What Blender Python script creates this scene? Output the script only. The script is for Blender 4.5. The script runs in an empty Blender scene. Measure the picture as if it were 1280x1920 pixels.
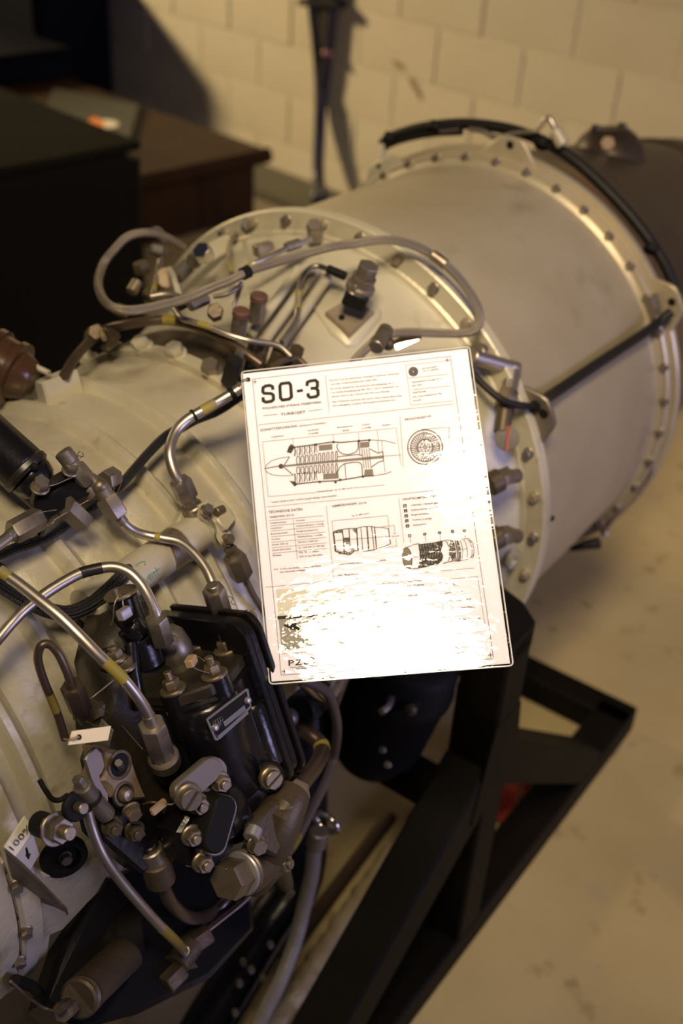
import bpy, bmesh, math, random
from mathutils import Vector, Matrix

random.seed(7)
scn = bpy.context.scene
V3 = Vector

# ------------------------------------------------------------------ camera
W_, H_ = 1280.0, 1920.0
FPX = 2087.0
PITCH, ROLL = 0.5832, 0.0656
CAM = V3((0.0, 0.0, 1.5))
_cp, _sp = math.cos(PITCH), math.sin(PITCH)
FWD = V3((0, _cp, -_sp))
_r0, _u0 = V3((1, 0, 0)), V3((0, _sp, _cp))
RGT = math.cos(ROLL) * _r0 + math.sin(ROLL) * _u0
UPV = -math.sin(ROLL) * _r0 + math.cos(ROLL) * _u0
cd = bpy.data.cameras.new('camera')
cam = bpy.data.objects.new('camera', cd)
scn.collection.objects.link(cam)
cam.matrix_world = Matrix(((RGT.x, UPV.x, -FWD.x, CAM.x), (RGT.y, UPV.y, -FWD.y, CAM.y),
                           (RGT.z, UPV.z, -FWD.z, CAM.z), (0, 0, 0, 1)))
cd.sensor_fit = 'HORIZONTAL'
cd.sensor_width = 24.0
cd.lens = FPX / W_ * 24.0
cd.clip_start, cd.clip_end = 0.02, 60
cd.dof.use_dof = True
cd.dof.focus_distance = 0.93
cd.dof.aperture_fstop = 3.7
cd.dof.aperture_blades = 8
scn.camera = cam

# ------------------------------------------------------------------ world, lights, exposure
# wall frame: u along the wall (right), v out of the wall, z up
WB = V3((-0.2867, 4.942, 0.0))
PSI = 0.7503
WU = V3((math.cos(PSI), -math.sin(PSI), 0))
WV = V3((-math.sin(PSI), -math.cos(PSI), 0))
def wall_pt(u, v, z): return WB + u * WU + v * WV + V3((0, 0, z))

world = bpy.data.worlds.new('dim_hall')
scn.world = world
world.use_nodes = True
bg = world.node_tree.nodes['Background']
bg.inputs['Color'].default_value = (0.54, 0.52, 0.72, 1)
bg.inputs['Strength'].default_value = 0.042

def area_light(name, loc, target, power, color, sx, sy, spread=math.pi, shape='RECTANGLE', roll=0.0):
    l = bpy.data.lights.new(name, 'AREA')
    l.shape = shape; l.size = sx; l.size_y = sy
    l.energy = power; l.color = color; l.spread = spread
    o = bpy.data.objects.new(name, l)
    scn.collection.objects.link(o)
    d = (V3(target) - V3(loc)).normalized()
    o.matrix_world = Matrix.Translation(loc) @ d.to_track_quat('-Z', 'Y').to_matrix().to_4x4() @ Matrix.Rotation(roll, 4, 'Z')
    return o
WARM = (1.0, 0.755, 0.42)
COOL = (0.58, 0.54, 1.0)
SIGN_C = V3((0.028, 0.854, 0.940))
area_light('ceiling_panel_lamp', (-0.035, -0.31, 2.60), (0.15, 1.50, 0.75), 6.2, (1.0, .79, .52), 0.54, 0.36, math.radians(64), 'ELLIPSE', math.radians(-6))
area_light('ceiling_panel_lamp', (0.23, 0.25, 2.60), (0.22, 1.50, 0.8), 2.0, (1.0, .79, .52), 0.40, 0.13, math.radians(76), 'RECTANGLE', math.radians(40))
area_light('hall_flood_lamp', wall_pt(-6.8, 3.45, 3.96), wall_pt(0.35, 0.0, 0.4), 70, WARM, 0.85, 0.85, math.radians(46), 'DISK')
area_light('side_window', (4.6, -1.0, 1.7), (-0.4, 2.8, 0.4), 102, COOL, 1.8, 1.6)
scn.view_settings.view_transform = 'Standard'
scn.view_settings.look = 'None'
scn.view_settings.gamma = 1.0
scn.view_settings.use_curve_mapping = False
scn.view_settings.exposure = 0.0

# ------------------------------------------------------------------ measuring helpers
def ray(px, py):
    return FWD + RGT * ((px - W_ / 2) / FPX) - UPV * ((py - H_ / 2) / FPX)
def plane_pt(px, py, p0, n):
    d = ray(px, py); n = V3(n)
    return CAM + d * ((V3(p0) - CAM).dot(n) / d.dot(n))
def floor_pt(px, py, z=0.0): return plane_pt(px, py, (0, 0, z), (0, 0, 1))

# engine frame: x rearwards along the shaft, y left, z up
EO = V3((-0.026, 1.351, 0.702)); ETH = 0.9697
EX = V3((math.cos(ETH), math.sin(ETH), 0)); EY = V3((-math.sin(ETH), math.cos(ETH), 0)); EZ = V3((0, 0, 1))
def e2w(p): return EO + EX * p[0] + EY * p[1] + EZ * p[2]
def w2e(p):
    q = V3(p) - EO
    return V3((q.dot(EX), q.dot(EY), q.dot(EZ)))
EC = w2e(CAM)
def eray(px, py):
    d = ray(px, py)
    return V3((d.dot(EX), d.dot(EY), d.dot(EZ)))
def R(px, py, r):
    """where the line of sight meets the drum of radius r round the shaft"""
    d = eray(px, py)
    a = d.y * d.y + d.z * d.z; b = EC.y * d.y + EC.z * d.z; c = EC.y ** 2 + EC.z ** 2 - r * r
    D = b * b - a * c
    t = (-b - math.sqrt(D)) / a if D > 0 else -b / a
    return EC + d * t
PA = math.radians(23)
PR = V3((0, -math.cos(PA), math.sin(PA))); PT = V3((0, math.sin(PA), math.cos(PA))); PS = V3((1, 0, 0))
def Q(px, py, axis, val):
    """pump frame: axis 's','r','t' held at val"""
    n = {'s': PS, 'r': PR, 't': PT}[axis]
    d = eray(px, py)
    return EC + d * ((val - EC.dot(n)) / d.dot(n))
def depth(p): return (V3(p) - EC).dot(V3((FWD.dot(EX), FWD.dot(EY), FWD.dot(EZ))))
def wpx(px, p): return px * depth(p) / FPX
def eproj(p):
    q = e2w(p) - CAM; z = q.dot(FWD)
    return (W_ / 2 + FPX * q.dot(RGT) / z, H_ / 2 - FPX * q.dot(UPV) / z)
def PP(t):
    if isinstance(t, Vector): return t
    if len(t) == 3: return R(*t)
    return Q(*t)

# ------------------------------------------------------------------ materials
def mat(name, color, rough=0.5, metal=0.0, noise=None, bump=None, coat=0.0, spec=None, braid=None, sheen=None):
    m = bpy.data.materials.new(name); m.use_nodes = True
    nt = m.node_tree; N = nt.nodes; L = nt.links
    b = N['Principled BSDF']
    b.inputs['Base Color'].default_value = (*color, 1)
    b.inputs['Roughness'].default_value = rough
    b.inputs['Metallic'].default_value = metal
    if coat: b.inputs['Coat Weight'].default_value = coat; b.inputs['Coat Roughness'].default_value = 0.08
    if spec is not None: b.inputs['Specular IOR Level'].default_value = spec
    tc = N.new('ShaderNodeTexCoord')
    col_socket = None
    if noise:   # list of (color2, scale, lo, hi, detail)
        for (c2, sc, lo, hi, det) in noise:
            n = N.new('ShaderNodeTexNoise'); n.inputs['Scale'].default_value = sc; n.inputs['Detail'].default_value = det
            L.new(tc.outputs['Object'], n.inputs['Vector'])
            mr = N.new('ShaderNodeMapRange'); mr.inputs['From Min'].default_value = lo; mr.inputs['From Max'].default_value = hi
            L.new(n.outputs['Fac'], mr.inputs['Value'])
            mx = N.new('ShaderNodeMix'); mx.data_type = 'RGBA'
            if col_socket is None: mx.inputs[6].default_value = (*color, 1)
            else: L.new(col_socket, mx.inputs[6])
            mx.inputs[7].default_value = (*c2, 1)
            L.new(mr.outputs['Result'], mx.inputs[0]); col_socket = mx.outputs[2]
    nrm = None
    if braid:
        su, sv, depth_, dark = braid
        uv = N.new('ShaderNodeSeparateXYZ'); L.new(tc.outputs['UV'], uv.inputs[0])
        def lin(a, b_):
            m1 = N.new('ShaderNodeMath'); m1.operation = 'MULTIPLY'; m1.inputs[1].default_value = a; L.new(uv.outputs[0], m1.inputs[0])
            m2 = N.new('ShaderNodeMath'); m2.operation = 'MULTIPLY_ADD'; m2.inputs[1].default_value = b_
            L.new(uv.outputs[1], m2.inputs[0]); L.new(m1.outputs[0], m2.inputs[2])
            s = N.new('ShaderNodeMath'); s.operation = 'SINE'; L.new(m2.outputs[0], s.inputs[0]); return s
        s1, s2 = lin(2 * math.pi * su, sv), lin(2 * math.pi * su, -sv)
        pr = N.new('ShaderNodeMath'); pr.operation = 'MULTIPLY'; L.new(s1.outputs[0], pr.inputs[0]); L.new(s2.outputs[0], pr.inputs[1])
        bp = N.new('ShaderNodeBump'); bp.inputs['Strength'].default_value = 0.9; bp.inputs['Distance'].default_value = depth_
        L.new(pr.outputs[0], bp.inputs['Height']); nrm = bp.outputs[0]
        mr = N.new('ShaderNodeMapRange'); mr.inputs['From Min'].default_value = -0.8; mr.inputs['From Max'].default_value = 0.8
        L.new(pr.outputs[0], mr.inputs['Value'])
        mx = N.new('ShaderNodeMix'); mx.data_type = 'RGBA'; mx.inputs[6].default_value = (*dark, 1); mx.inputs[7].default_value = (*color, 1)
        L.new(mr.outputs['Result'], mx.inputs[0]); col_socket = mx.outputs[2]
    if col_socket: L.new(col_socket, b.inputs['Base Color'])
    if bump:
        sc, st, dist = bump
        n = N.new('ShaderNodeTexNoise'); n.inputs['Scale'].default_value = sc; n.inputs['Detail'].default_value = 5
        L.new(tc.outputs['Object'], n.inputs['Vector'])
        bp = N.new('ShaderNodeBump'); bp.inputs['Strength'].default_value = st; bp.inputs['Distance'].default_value = dist
        L.new(n.outputs['Fac'], bp.inputs['Height'])
        if nrm: L.new(nrm, bp.inputs['Normal'])
        nrm = bp.outputs[0]
    if nrm: L.new(nrm, b.inputs['Normal'])
    return m

M = {}
M['cream'] = mat('aged_silver_paint', (.57, .53, .40), .42, .30, noise=[((.42, .375, .26), 5, .42, .72, 6), ((.33, .28, .185), 11, .58, .80, 6), ((.30, .25, .17), 40, .64, .8, 4)], bump=(170, .30, .002))
M['cream2'] = mat('pale_casting_paint', (.48, .45, .345), .45, .15, noise=[((.36, .32, .235), 9, .45, .75, 6), ((.27, .23, .16), 24, .62, .82, 5)], bump=(260, .1, .002))
M['casing'] = mat('heat_stained_casing', (.52, .46, .335), .40, .50, noise=[((.42, .355, .23), 4, .42, .7, 5), ((.30, .24, .16), 11, .62, .85, 5)], bump=(90, .06, .002))
M['steel'] = mat('polished_tube_steel', (.50, .45, .39), .38, .95, noise=[((.34, .29, .23), 22, .5, .8, 4)])
M['cad'] = mat('dull_cadmium', (.27, .235, .19), .42, .8, noise=[((.16, .125, .09), 60, .5, .75, 4)], bump=(300, .15, .001))
M['brass'] = mat('yellowed_cadmium', (.27, .22, .15), .42, .8, noise=[((.13, .10, .065), 55, .5, .75, 4)], bump=(300, .15, .001))
M['bronze'] = mat('brown_cast_bronze', (.088, .068, .040), .47, .5, noise=[((.09, .06, .04), 25, .45, .7, 5)], bump=(220, .25, .002))
M['brown'] = mat('brown_tube', (.12, .085, .062), .35, .7, noise=[((.10, .07, .05), 30, .45, .7, 4)])
M['black'] = mat('black_gloss_enamel', (.006, .0055, .007), .24, 0, noise=[((.03, .022, .012), 16, .60, .85, 6)], bump=(120, .18, .002))
M['blackm'] = mat('black_matt', (.008, .0075, .007), .6, spec=.15)
M['dust'] = mat('dusty_black_enamel', (.020, .0165, .011), .4, 0, spec=.3, noise=[((.045, .035, .020), 22, .5, .75, 6)], bump=(130, .25, .002))
M['blackworn'] = mat('chipped_black_paint', (.014, .012, .010), .35, 0, noise=[((.30, .20, .11), 34, .66, .70, 3)])
M['rubber'] = mat('black_rubber', (.011, .010, .009), .5, spec=.25)
M['bbraid'] = mat('black_braid', (.030, .029, .027), .35, 0, braid=(6, 1500, .0012, (.004, .004, .004)))
M['sbraid'] = mat('steel_braid', (.50, .44, .36), .36, .85, braid=(8, 1700, .0006, (.17, .14, .10)))
M['hose'] = mat('grey_brown_hose', (.11, .085, .07), .4, 0)
M['yellow'] = mat('yellow_tape', (.25, .20, .03), .55, 0, noise=[((.20, .17, .11), 45, .55, .65, 4)])
M['blacktape'] = mat('black_tape', (.012, .011, .012), .35)
M['darkyellow'] = mat('dirty_yellow_band', (.20, .15, .02), .5)
M['rust'] = mat('rust_red_cap', (.10, .047, .032), .65, noise=[((.08, .03, .02), 70, .4, .7, 4)])
M['paper'] = mat('white_print_paper', (.81, .80, .93), .8, spec=0)
M['ink'] = mat('printer_black', (.048, .044, .042), .8, spec=0)
M['inkline'] = mat('printer_line_grey', (.10, .092, .088), .8, spec=0)
M['inkgrey'] = mat('printer_grey', (.20, .18, .17), .6)
M['tag'] = mat('cream_tag_card', (.82, .70, .46), .7)
M['tan'] = mat('tan_painted_casting', (.24, .18, .10), .5, .25, noise=[((.12, .085, .045), 30, .45, .7, 5)], bump=(160, .3, .002))
M['greymat'] = mat('grey_plastic', (.085, .075, .062), .55)
M['tanplate'] = mat('tan_metal_plate', (.30, .245, .17), .42, .35)
M['gloss_brown'] = mat('glossy_brown_lacquer', (.055, .026, .012), .22)
M['seal'] = mat('copper_seal', (.36, .25, .14), .55, .1)
M['lead'] = mat('lead_seal', (.42, .40, .42), .4, .7)
M['exhaust'] = mat('burnt_exhaust_metal', (.085, .062, .042), .42, .6, noise=[((.04, .032, .026), 5, .4, .65, 5)])
M['brownband'] = mat('brown_heat_tint', (.21, .125, .06), .4, .5, noise=[((.12, .075, .04), 9, .4, .7, 4)])
M['stand'] = mat('matt_black_stand', (.0040, .0034, .0026), .55, 0, spec=.08, noise=[((.008, .006, .004), 7, .45, .7, 4)])
M['wood'] = mat('dark_brown_wood', (.037, .017, .006), .55, 0, spec=.1, noise=[((.022, .010, .004), 6, .4, .7, 6)])
M['cab'] = mat('black_cabinet_skin', (.003, .003, .0028), .6, spec=.2)
M['cabtop'] = mat('dusty_black_top', (.016, .0145, .0095), .75, 0, spec=.05, noise=[((.010, .0092, .006), 3, .4, .7, 3)])
M['speaker'] = mat('blue_black_box', (.004, .004, .007), .65, spec=.04)
M['cable'] = mat('black_hose_cable', (.022, .021, .026), .42)
M['orange'] = mat('orange_print', (.75, .22, .03), .6)
M['white'] = mat('white_print', (.75, .70, .55), .6)
M['green'] = mat('dark_green_cover', (.022, .024, .014), .5)
M['red'] = mat('red_webbing', (.45, .03, .015), .55)
M['wrap'] = mat('crumpled_foil_wrap', (.30, .245, .15), .42, .15, bump=(40, .8, .01))
M['foamhose'] = mat('pale_grey_hose', (.13, .118, .11), .5, 0, bump=(60, .5, .004))
M['marker'] = mat('teal_marker', (.10, .26, .22), .6)
M['markblack'] = mat('black_marker', (.02, .02, .02), .5)
M['plate'] = mat('engraved_plate', (.20, .19, .18), .4, .6)
M['redline'] = mat('red_paint_line', (.45, .04, .02), .5)
M['chrome'] = mat('bright_plated_metal', (.72, .68, .62), .12, 1.0)
M['greypl'] = mat('grey_metal_sheet', (.20, .17, .14), .45, .6)

def wall_material():
    m = mat('cream_painted_block', (.60, .54, .40), .55, 0, noise=[((.52, .46, .33), 2.2, .4, .7, 4), ((.56, .49, .34), 30, .5, .8, 3)], bump=(140, .18, .003))
    return m
M['wall'] = wall_material()
M['scuff'] = mat('brown_scuff', (.26, .19, .11), .6)
M['floor'] = mat('sealed_grey_floor', (.53, .43, .225), .45, 0, noise=[((.43, .34, .165), 2.5, .4, .7, 6), ((.22, .15, .07), 14, .60, .78, 6), ((.40, .34, .22), 6, .6, .8, 3)], bump=(30, .12, .004))

def film_material():
    m = bpy.data.materials.new('clear_laminate_film'); m.use_nodes = True
    nt = m.node_tree; N = nt.nodes; L = nt.links
    N.remove(N['Principled BSDF'])
    tr = N.new('ShaderNodeBsdfTransparent'); gl = N.new('ShaderNodeBsdfGlossy'); gl.inputs['Roughness'].default_value = .012
    fr = N.new('ShaderNodeFresnel'); fr.inputs['IOR'].default_value = 1.5
    mx = N.new('ShaderNodeMixShader')
    tc = N.new('ShaderNodeTexCoord')
    n1 = N.new('ShaderNodeTexNoise'); n1.inputs['Scale'].default_value = 22; n1.inputs['Detail'].default_value = 1.5
    n2 = N.new('ShaderNodeTexNoise'); n2.inputs['Scale'].default_value = 130; n2.inputs['Detail'].default_value = 3
    mp = N.new('ShaderNodeMapping'); mp.inputs['Scale'].default_value = (.40, 1.0, 1.0); mp.inputs['Rotation'].default_value = (0, 0, -.35)
    L.new(tc.outputs['Object'], mp.inputs['Vector'])
    L.new(tc.outputs['Object'], n1.inputs['Vector']); L.new(mp.outputs[0], n2.inputs['Vector'])
    b1 = N.new('ShaderNodeBump'); b1.inputs['Strength'].default_value = .05; b1.inputs['Distance'].default_value = .004
    b2 = N.new('ShaderNodeBump'); b2.inputs['Strength'].default_value = .6; b2.inputs['Distance'].default_value = .0005
    L.new(n1.outputs['Fac'], b1.inputs['Height']); L.new(n2.outputs['Fac'], b2.inputs['Height']); L.new(b1.outputs[0], b2.inputs['Normal'])
    L.new(b2.outputs[0], gl.inputs['Normal']); L.new(b2.outputs[0], fr.inputs['Normal'])
    L.new(fr.outputs[0], mx.inputs[0]); L.new(tr.outputs[0], mx.inputs[1]); L.new(gl.outputs[0], mx.inputs[2])
    L.new(mx.outputs[0], N['Material Output'].inputs['Surface'])
    return m
M['film'] = film_material()

# ------------------------------------------------------------------ mesh builder
def frame(d):
    d = V3(d).normalized()
    a = V3((0, 0, 1)) if abs(d.z) < .9 else V3((1, 0, 0))
    x = a.cross(d).normalized(); y = d.cross(x)
    return x, y, d
class MB:
    def __init__(s): s.v = []; s.f = []; s.uv = []
    def add(s, vs, fs, uvs=None):
        k = len(s.v); s.v += [V3(p) for p in vs]
        for i, f in enumerate(fs):
            s.f.append([k + j for j in f]); s.uv.append(uvs[i] if uvs else None)
        return s
    def tube(s, pts, rad, seg=12, cap=True):
        pts = [V3(p) for p in pts]; n = len(pts)
        rr = rad if isinstance(rad, (list, tuple)) else [rad] * n
        t0 = (pts[1] - pts[0]).normalized(); x, y, _ = frame(t0)
        vs = []; L_ = 0; Ls = []
        for i, p in enumerate(pts):
            t = (pts[min(i + 1, n - 1)] - pts[max(i - 1, 0)])
            if t.length < 1e-9: t = t0
            t = t.normalized()
            x = (x - t * x.dot(t)).normalized(); y = t.cross(x)
            for k in range(seg):
                a = 2 * math.pi * k / seg
                vs.append(p + (x * math.cos(a) + y * math.sin(a)) * rr[i])
            if i: L_ += (pts[i] - pts[i - 1]).length
            Ls.append(L_)
        fs = []; uvs = []
        for i in range(n - 1):
            for k in range(seg):
                k2 = (k + 1) % seg
                fs.append([i * seg + k, i * seg + k2, (i + 1) * seg + k2, (i + 1) * seg + k])
                uvs.append([(k / seg, Ls[i]), ((k + 1) / seg, Ls[i]), ((k + 1) / seg, Ls[i + 1]), (k / seg, Ls[i + 1])])
        if cap:
            fs.append(list(range(seg))[::-1]); uvs.append(None)
            fs.append([(n - 1) * seg + k for k in range(seg)]); uvs.append(None)
        return s.add(vs, fs, uvs)
    def lathe(s, o, d, prof, seg=32, ph=0.0, arc=None, xref=None):
        o = V3(o); x, y, d = frame(d)
        if xref is not None:
            x = V3(xref); x = (x - d * x.dot(d)).normalized(); y = d.cross(x)
        vs = []; n = len(prof); full = arc is None
        cnt = seg if full else seg + 1
        for (h, r) in prof:
            for k in range(cnt):
                a = ph + (2 * math.pi * k / seg if full else arc[0] + (arc[1] - arc[0]) * k / seg)
                vs.append(o + d * h + (x * math.cos(a) + y * math.sin(a)) * max(r, 1e-6))
        fs = []
        for i in range(n - 1):
            for k in range(seg):
                k2 = (k + 1) % cnt if full else k + 1
                fs.append([i * cnt + k, i * cnt + k2, (i + 1) * cnt + k2, (i + 1) * cnt + k])
        if full:
            if prof[0][1] > 1e-5: fs.append([k for k in range(cnt)][::-1])
            if prof[-1][1] > 1e-5: fs.append([(n - 1) * cnt + k for k in range(cnt)])
        return s.add(vs, fs)
    def cyl(s, a, b, r, r2=None, seg=20, bev=0.12, xref=None, ph=0.0):
        a = V3(a); b = V3(b); r2 = r if r2 is None else r2; h = (b - a).length
        e = min(bev * min(r, r2), h * .3)
        return s.lathe(a, b - a, [(0, r - e), (e, r), (h - e, r2), (h, r2 - e)], seg, ph, None, xref)
    def hexa(s, a, b, w, ph=0.0, xref=None):
        """hexagon prism, w across flats, chamfered ends"""
        a = V3(a); b = V3(b); h = (b - a).length; r = w / math.sqrt(3); e = min(.10 * w, h * .25)
        return s.lathe(a, b - a, [(0, r * .90), (e, r), (h - e, r), (h, r * .90)], 6, ph, None, xref)
    def prism(s, poly, h, bev=0.0):
        """poly: 3D outline (front face, CCW seen from the tip of n); extruded along -n by h"""
        P = [V3(p) for p in poly]; n = len(P)
        nm = V3((0, 0, 0))
        for i in range(n):
            p, q = P[i], P[(i + 1) % n]
            nm += V3(((p.y - q.y) * (p.z + q.z), (p.z - q.z) * (p.x + q.x), (p.x - q.x) * (p.y + q.y)))
        nm.normalize(); c = sum(P, V3()) / n
        rings = []
        if bev > 0:
            def ins(q):
                dd = c - q; return q + dd.normalized() * min(bev, dd.length * .5)
            rings = [[ins(q) for q in P], [q - nm * bev for q in P], [q - nm * (h - bev) for q in P], [ins(q) - nm * h for q in P]]
        else: rings = [P, [q - nm * h for q in P]]
        vs = [p for r_ in rings for p in r_]; fs = [list(range(n))]
        for i in range(len(rings) - 1):
            for k in range(n):
                k2 = (k + 1) % n; fs.append([i * n + k2, i * n + k, (i + 1) * n + k, (i + 1) * n + k2])
        fs.append([(len(rings) - 1) * n + k for k in range(n)][::-1])
        return s.add(vs, fs)
    def extrude(s, poly, vec, bev=0.0):
        """slab between poly and poly + vec"""
        P = [V3(p) for p in poly]; vec = V3(vec); nm = V3((0, 0, 0)); n = len(P)
        for i in range(n):
            p, q = P[i], P[(i + 1) % n]
            nm += V3(((p.y - q.y) * (p.z + q.z), (p.z - q.z) * (p.x + q.x), (p.x - q.x) * (p.y + q.y)))
        if nm.dot(vec) > 0: P = P[::-1]
        return s.prism(P, vec.length, bev)
    def box(s, o, ex, ey, ez, bev=0.0):
        """o centre, ex/ey/ez half vectors"""
        o = V3(o); ex, ey, ez = V3(ex), V3(ey), V3(ez)
        lx, ly = ex.length, ey.length
        if bev > 0:
            bx, by = ex * (bev / lx), ey * (bev / ly)
            P = [o + ez + q for q in (ex + ey - bx, ex - bx * 0 + ey - by, ex - ey + by, ex - bx - ey, -ex + bx - ey, -ex - ey + by, -ex + ey - by, -ex + bx + ey)]
        else: P = [o + ez + ex + ey, o + ez + ex - ey, o + ez - ex - ey, o + ez - ex + ey]
        nm = (P[1] - P[0]).cross(P[2] - P[1])
        if nm.dot(ez) < 0: P = P[::-1]
        return s.prism(P, ez.length * 2, bev * .7)
    def sphere(s, c, r, seg=18, sq=1.0, d=(0, 0, 1)):
        n = seg // 2
        return s.lathe(V3(c), d, [(-r * sq * math.cos(math.pi * i / n), r * math.sin(math.pi * i / n)) for i in range(n + 1)], seg)
    def mesh(s, name, smooth=35):
        me = bpy.data.meshes.new(name)
        me.from_pydata([tuple(p) for p in s.v], [], s.f)
        if any(s.uv):
            ul = me.uv_layers.new(name='UVMap'); i = 0
            for k, f in enumerate(s.f):
                u = s.uv[k]
                for j in range(len(f)):
                    ul.data[i].uv = u[j] if u else (0, 0); i += 1
        me.update()
        bm = bmesh.new(); bm.from_mesh(me); bmesh.ops.recalc_face_normals(bm, faces=bm.faces); bm.to_mesh(me); bm.free()
        if smooth:
            me.polygons.foreach_set('use_smooth', [True] * len(me.polygons))
            me.set_sharp_from_angle(angle=math.radians(smooth))
        return me

def link(name, data, parent=None, m=None):
    o = bpy.data.objects.new(name, data); scn.collection.objects.link(o)
    if m is not None and data is not None and not data.materials: data.materials.append(m)
    if parent is not None: o.parent = parent
    return o
def obj(name, mb, m, parent=None, smooth=35):
    o = link(name, mb.mesh(name, smooth), parent, M[m] if isinstance(m, str) else m)
    if parent is not None and parent.get('part_offset'): o.location = (0, 0, parent['part_offset'])
    return o
def tag(o, label, cat, group=None):
    o['label'] = label; o['category'] = cat
    if group: o['group'] = group
    return o
def empty(name, loc, rot=0.0):
    o = bpy.data.objects.new(name, None); scn.collection.objects.link(o)
    o.location = loc; o.rotation_euler = (0, 0, rot); o.empty_display_size = .05
    return o
def catmull(P, n=8):
    P = [V3(p) for p in P]; Q_ = [P[0] * 2 - P[1]] + P + [P[-1] * 2 - P[-2]]; out = []
    for i in range(1, len(Q_) - 2):
        a, b, c, d = Q_[i - 1:i + 3]
        for k in range(n):
            t = k / n
            out.append(.5 * ((2 * b) + (c - a) * t + (2 * a - 5 * b + 4 * c - d) * t * t + (3 * b - a - 3 * c + d) * t ** 3))
    out.append(P[-1]); return out
def look_matrix(p, d, xref=None):
    x, y, d = frame(d)
    if xref is not None:
        x = V3(xref); x = (x - d * x.dot(d)).normalized(); y = d.cross(x)
    return Matrix(((x.x, y.x, d.x, p[0]), (x.y, y.y, d.y, p[1]), (x.z, y.z, d.z, p[2]), (0, 0, 0, 1)))

# ================================================================== SETTING
fl = MB().box((0, 2.5, -.05), (6, 0, 0), (0, 5.5, 0), (0, 0, .05))
floor = obj('floor', fl, 'floor', smooth=0); floor['kind'] = 'structure'

wl = MB().box((-2.2, .13, 1.5), (6.8, 0, 0), (0, .1275, 0), (0, 0, 1.5))
wall = obj('wall_back', wl, 'wall', smooth=0)
wall.location = WB; wall.rotation_euler = (0, 0, -PSI); wall['kind'] = 'structure'
def block_mesh(L_, H2, nm='block'):
    g = .0032
    return MB().box((0, .012, 0), (L_ / 2 - g, 0, 0), (0, 0, H2 / 2 - g), (0, -.012, 0), .0045).mesh(nm, 30)
full_block = block_mesh(.40, .205); low_block = block_mesh(.40, .125)
full_block.materials.append(M['wall']); low_block.materials.append(M['wall'])
for c in range(0, 9):
    z0 = -.08 + .205 * c; odd = c % 2 == 0
    for k in range(-8, 9):
        u = 1.125 + .40 * k + (.20 if (c % 2 == 0) else 0.0) + .2
        if u < -3.0 or u > 3.4: continue
        o = link('block', low_block if c == 0 else full_block, wall)
        o.location = (u, 0.0 + random.uniform(-.0012, .0012), .0625 if c == 0 else z0 + .1025)
        o.rotation_euler = (random.uniform(-.003, .003), 0, random.uniform(-.003, .003))
def wpt(px, py, v=0.0): return plane_pt(px, py, wall_pt(0, v, 0), WV)
WINV = Matrix.Translation(WB) @ Matrix.Rotation(-PSI, 4, 'Z'); WINV.invert()
for poly in ([(734, 112), (744, 114), (757, 124), (760, 131), (752, 131), (742, 126)],
             [(764, 142), (772, 146), (784, 162), (792, 184), (790, 190), (780, 176), (770, 158)]):
    P = [WINV @ wpt(x, y, .0022) for x, y in poly]
    m_ = MB(); m_.prism(P[::-1], .0006); obj('scuff_mark', m_, 'scuff', wall, 0)

# ------------------------------------------------------------------ hoses hanging on the wall
hz = empty('hanging_hose', wall_pt(.15, .12, 0))
tag(hz, 'two black hoses hanging down the cream block wall, bound into one near the floor', 'hose')
def wp(px, py, v=.025): return plane_pt(px, py, wall_pt(0, v, 0), WV) - hz.location
bot = floor_pt(592, 384) - hz.location; bot.z = .01
P1 = [wp(575, -260), wp(580, -120), wp(585, 0), wp(592, 70), wp(597, 130), wp(599, 190, .045), wp(597, 260, .06), wp(594, 330, .10), bot + V3((0, 0, .03)), bot]
P2 = [wp(638, -260), wp(632, -120), wp(624, 0), wp(618, 70), wp(611, 130), wp(604, 190), wp(600, 260, .05), wp(598, 330, .09), bot + V3((.03, 0, .03)), bot + V3((.03, 0, 0))]
obj('hose', MB().tube(catmull(P1, 6), .021, 14), 'cable', hz)
obj('hose', MB().tube(catmull(P2, 6), .022, 14), 'cable', hz)
a, b = wp(566, 3, .03), wp(642, 8, .03)
obj('hose_clamp', MB().box((a + b) / 2, (b - a) / 2, WV * .028, V3((0, 0, .012)), .004), 'blackm', hz)
a = wp(614, 100, .035)
obj('coloured_band', MB().cyl(a - V3((0, 0, .008)), a + V3((.002, 0, .012)), .0235), mat('pink_band', (.35, .16, .16), .5), hz)

# ------------------------------------------------------------------ wooden trunk against the wall
def tpt(px, py, z): return floor_pt(px, py, z)
def wuv(p):
    q = V3(p) - WB; return q.dot(WU), q.dot(WV)
TZ = .28
cu, cv0 = wuv(tpt(505, 281, TZ)); cv1 = cv0 + 1.15; cw = 2.0
tr = empty('wooden_trunk', wall_pt(cu - cw / 2, (cv0 + cv1) / 2, 0), -PSI)
tag(tr, 'low dark brown wooden trunk with a rounded lid edge along the back wall', 'trunk')
# local: x = u, y = -v
hw, hd = cw / 2, (cv1 - cv0) / 2
def add_box(mb, cx, cy, cz, sx, sy, sz, bev=.0): return mb.box((cx, cy, cz), (sx / 2, 0, 0), (0, sy / 2, 0), (0, 0, sz / 2), bev)
obj('body', add_box(MB(), -.03, 0, (TZ - .05) / 2, cw - .06, hd * 2 - .06, TZ - .05, .004), 'wood', tr)
obj('lid', add_box(MB(), 0, 0, TZ - .025, cw, hd * 2, .05, .014), 'wood', tr)
e = MB().tube([(hw - .01, hd, TZ - .022), (hw - .01, -hd, TZ - .022)], .030, 16)
obj('rounded_lid_edge', e, 'wood', tr)
for k in range(4):
    yy = -hd + .03 + k * (2 * hd - .06) / 4
    obj('side_panel', add_box(MB(), hw - .060 + .004, yy + (2 * hd - .06) / 8, (TZ - .06) / 2, .018, (2 * hd - .06) / 4 - .006, TZ - .075, .003), 'wood', tr)

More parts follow.
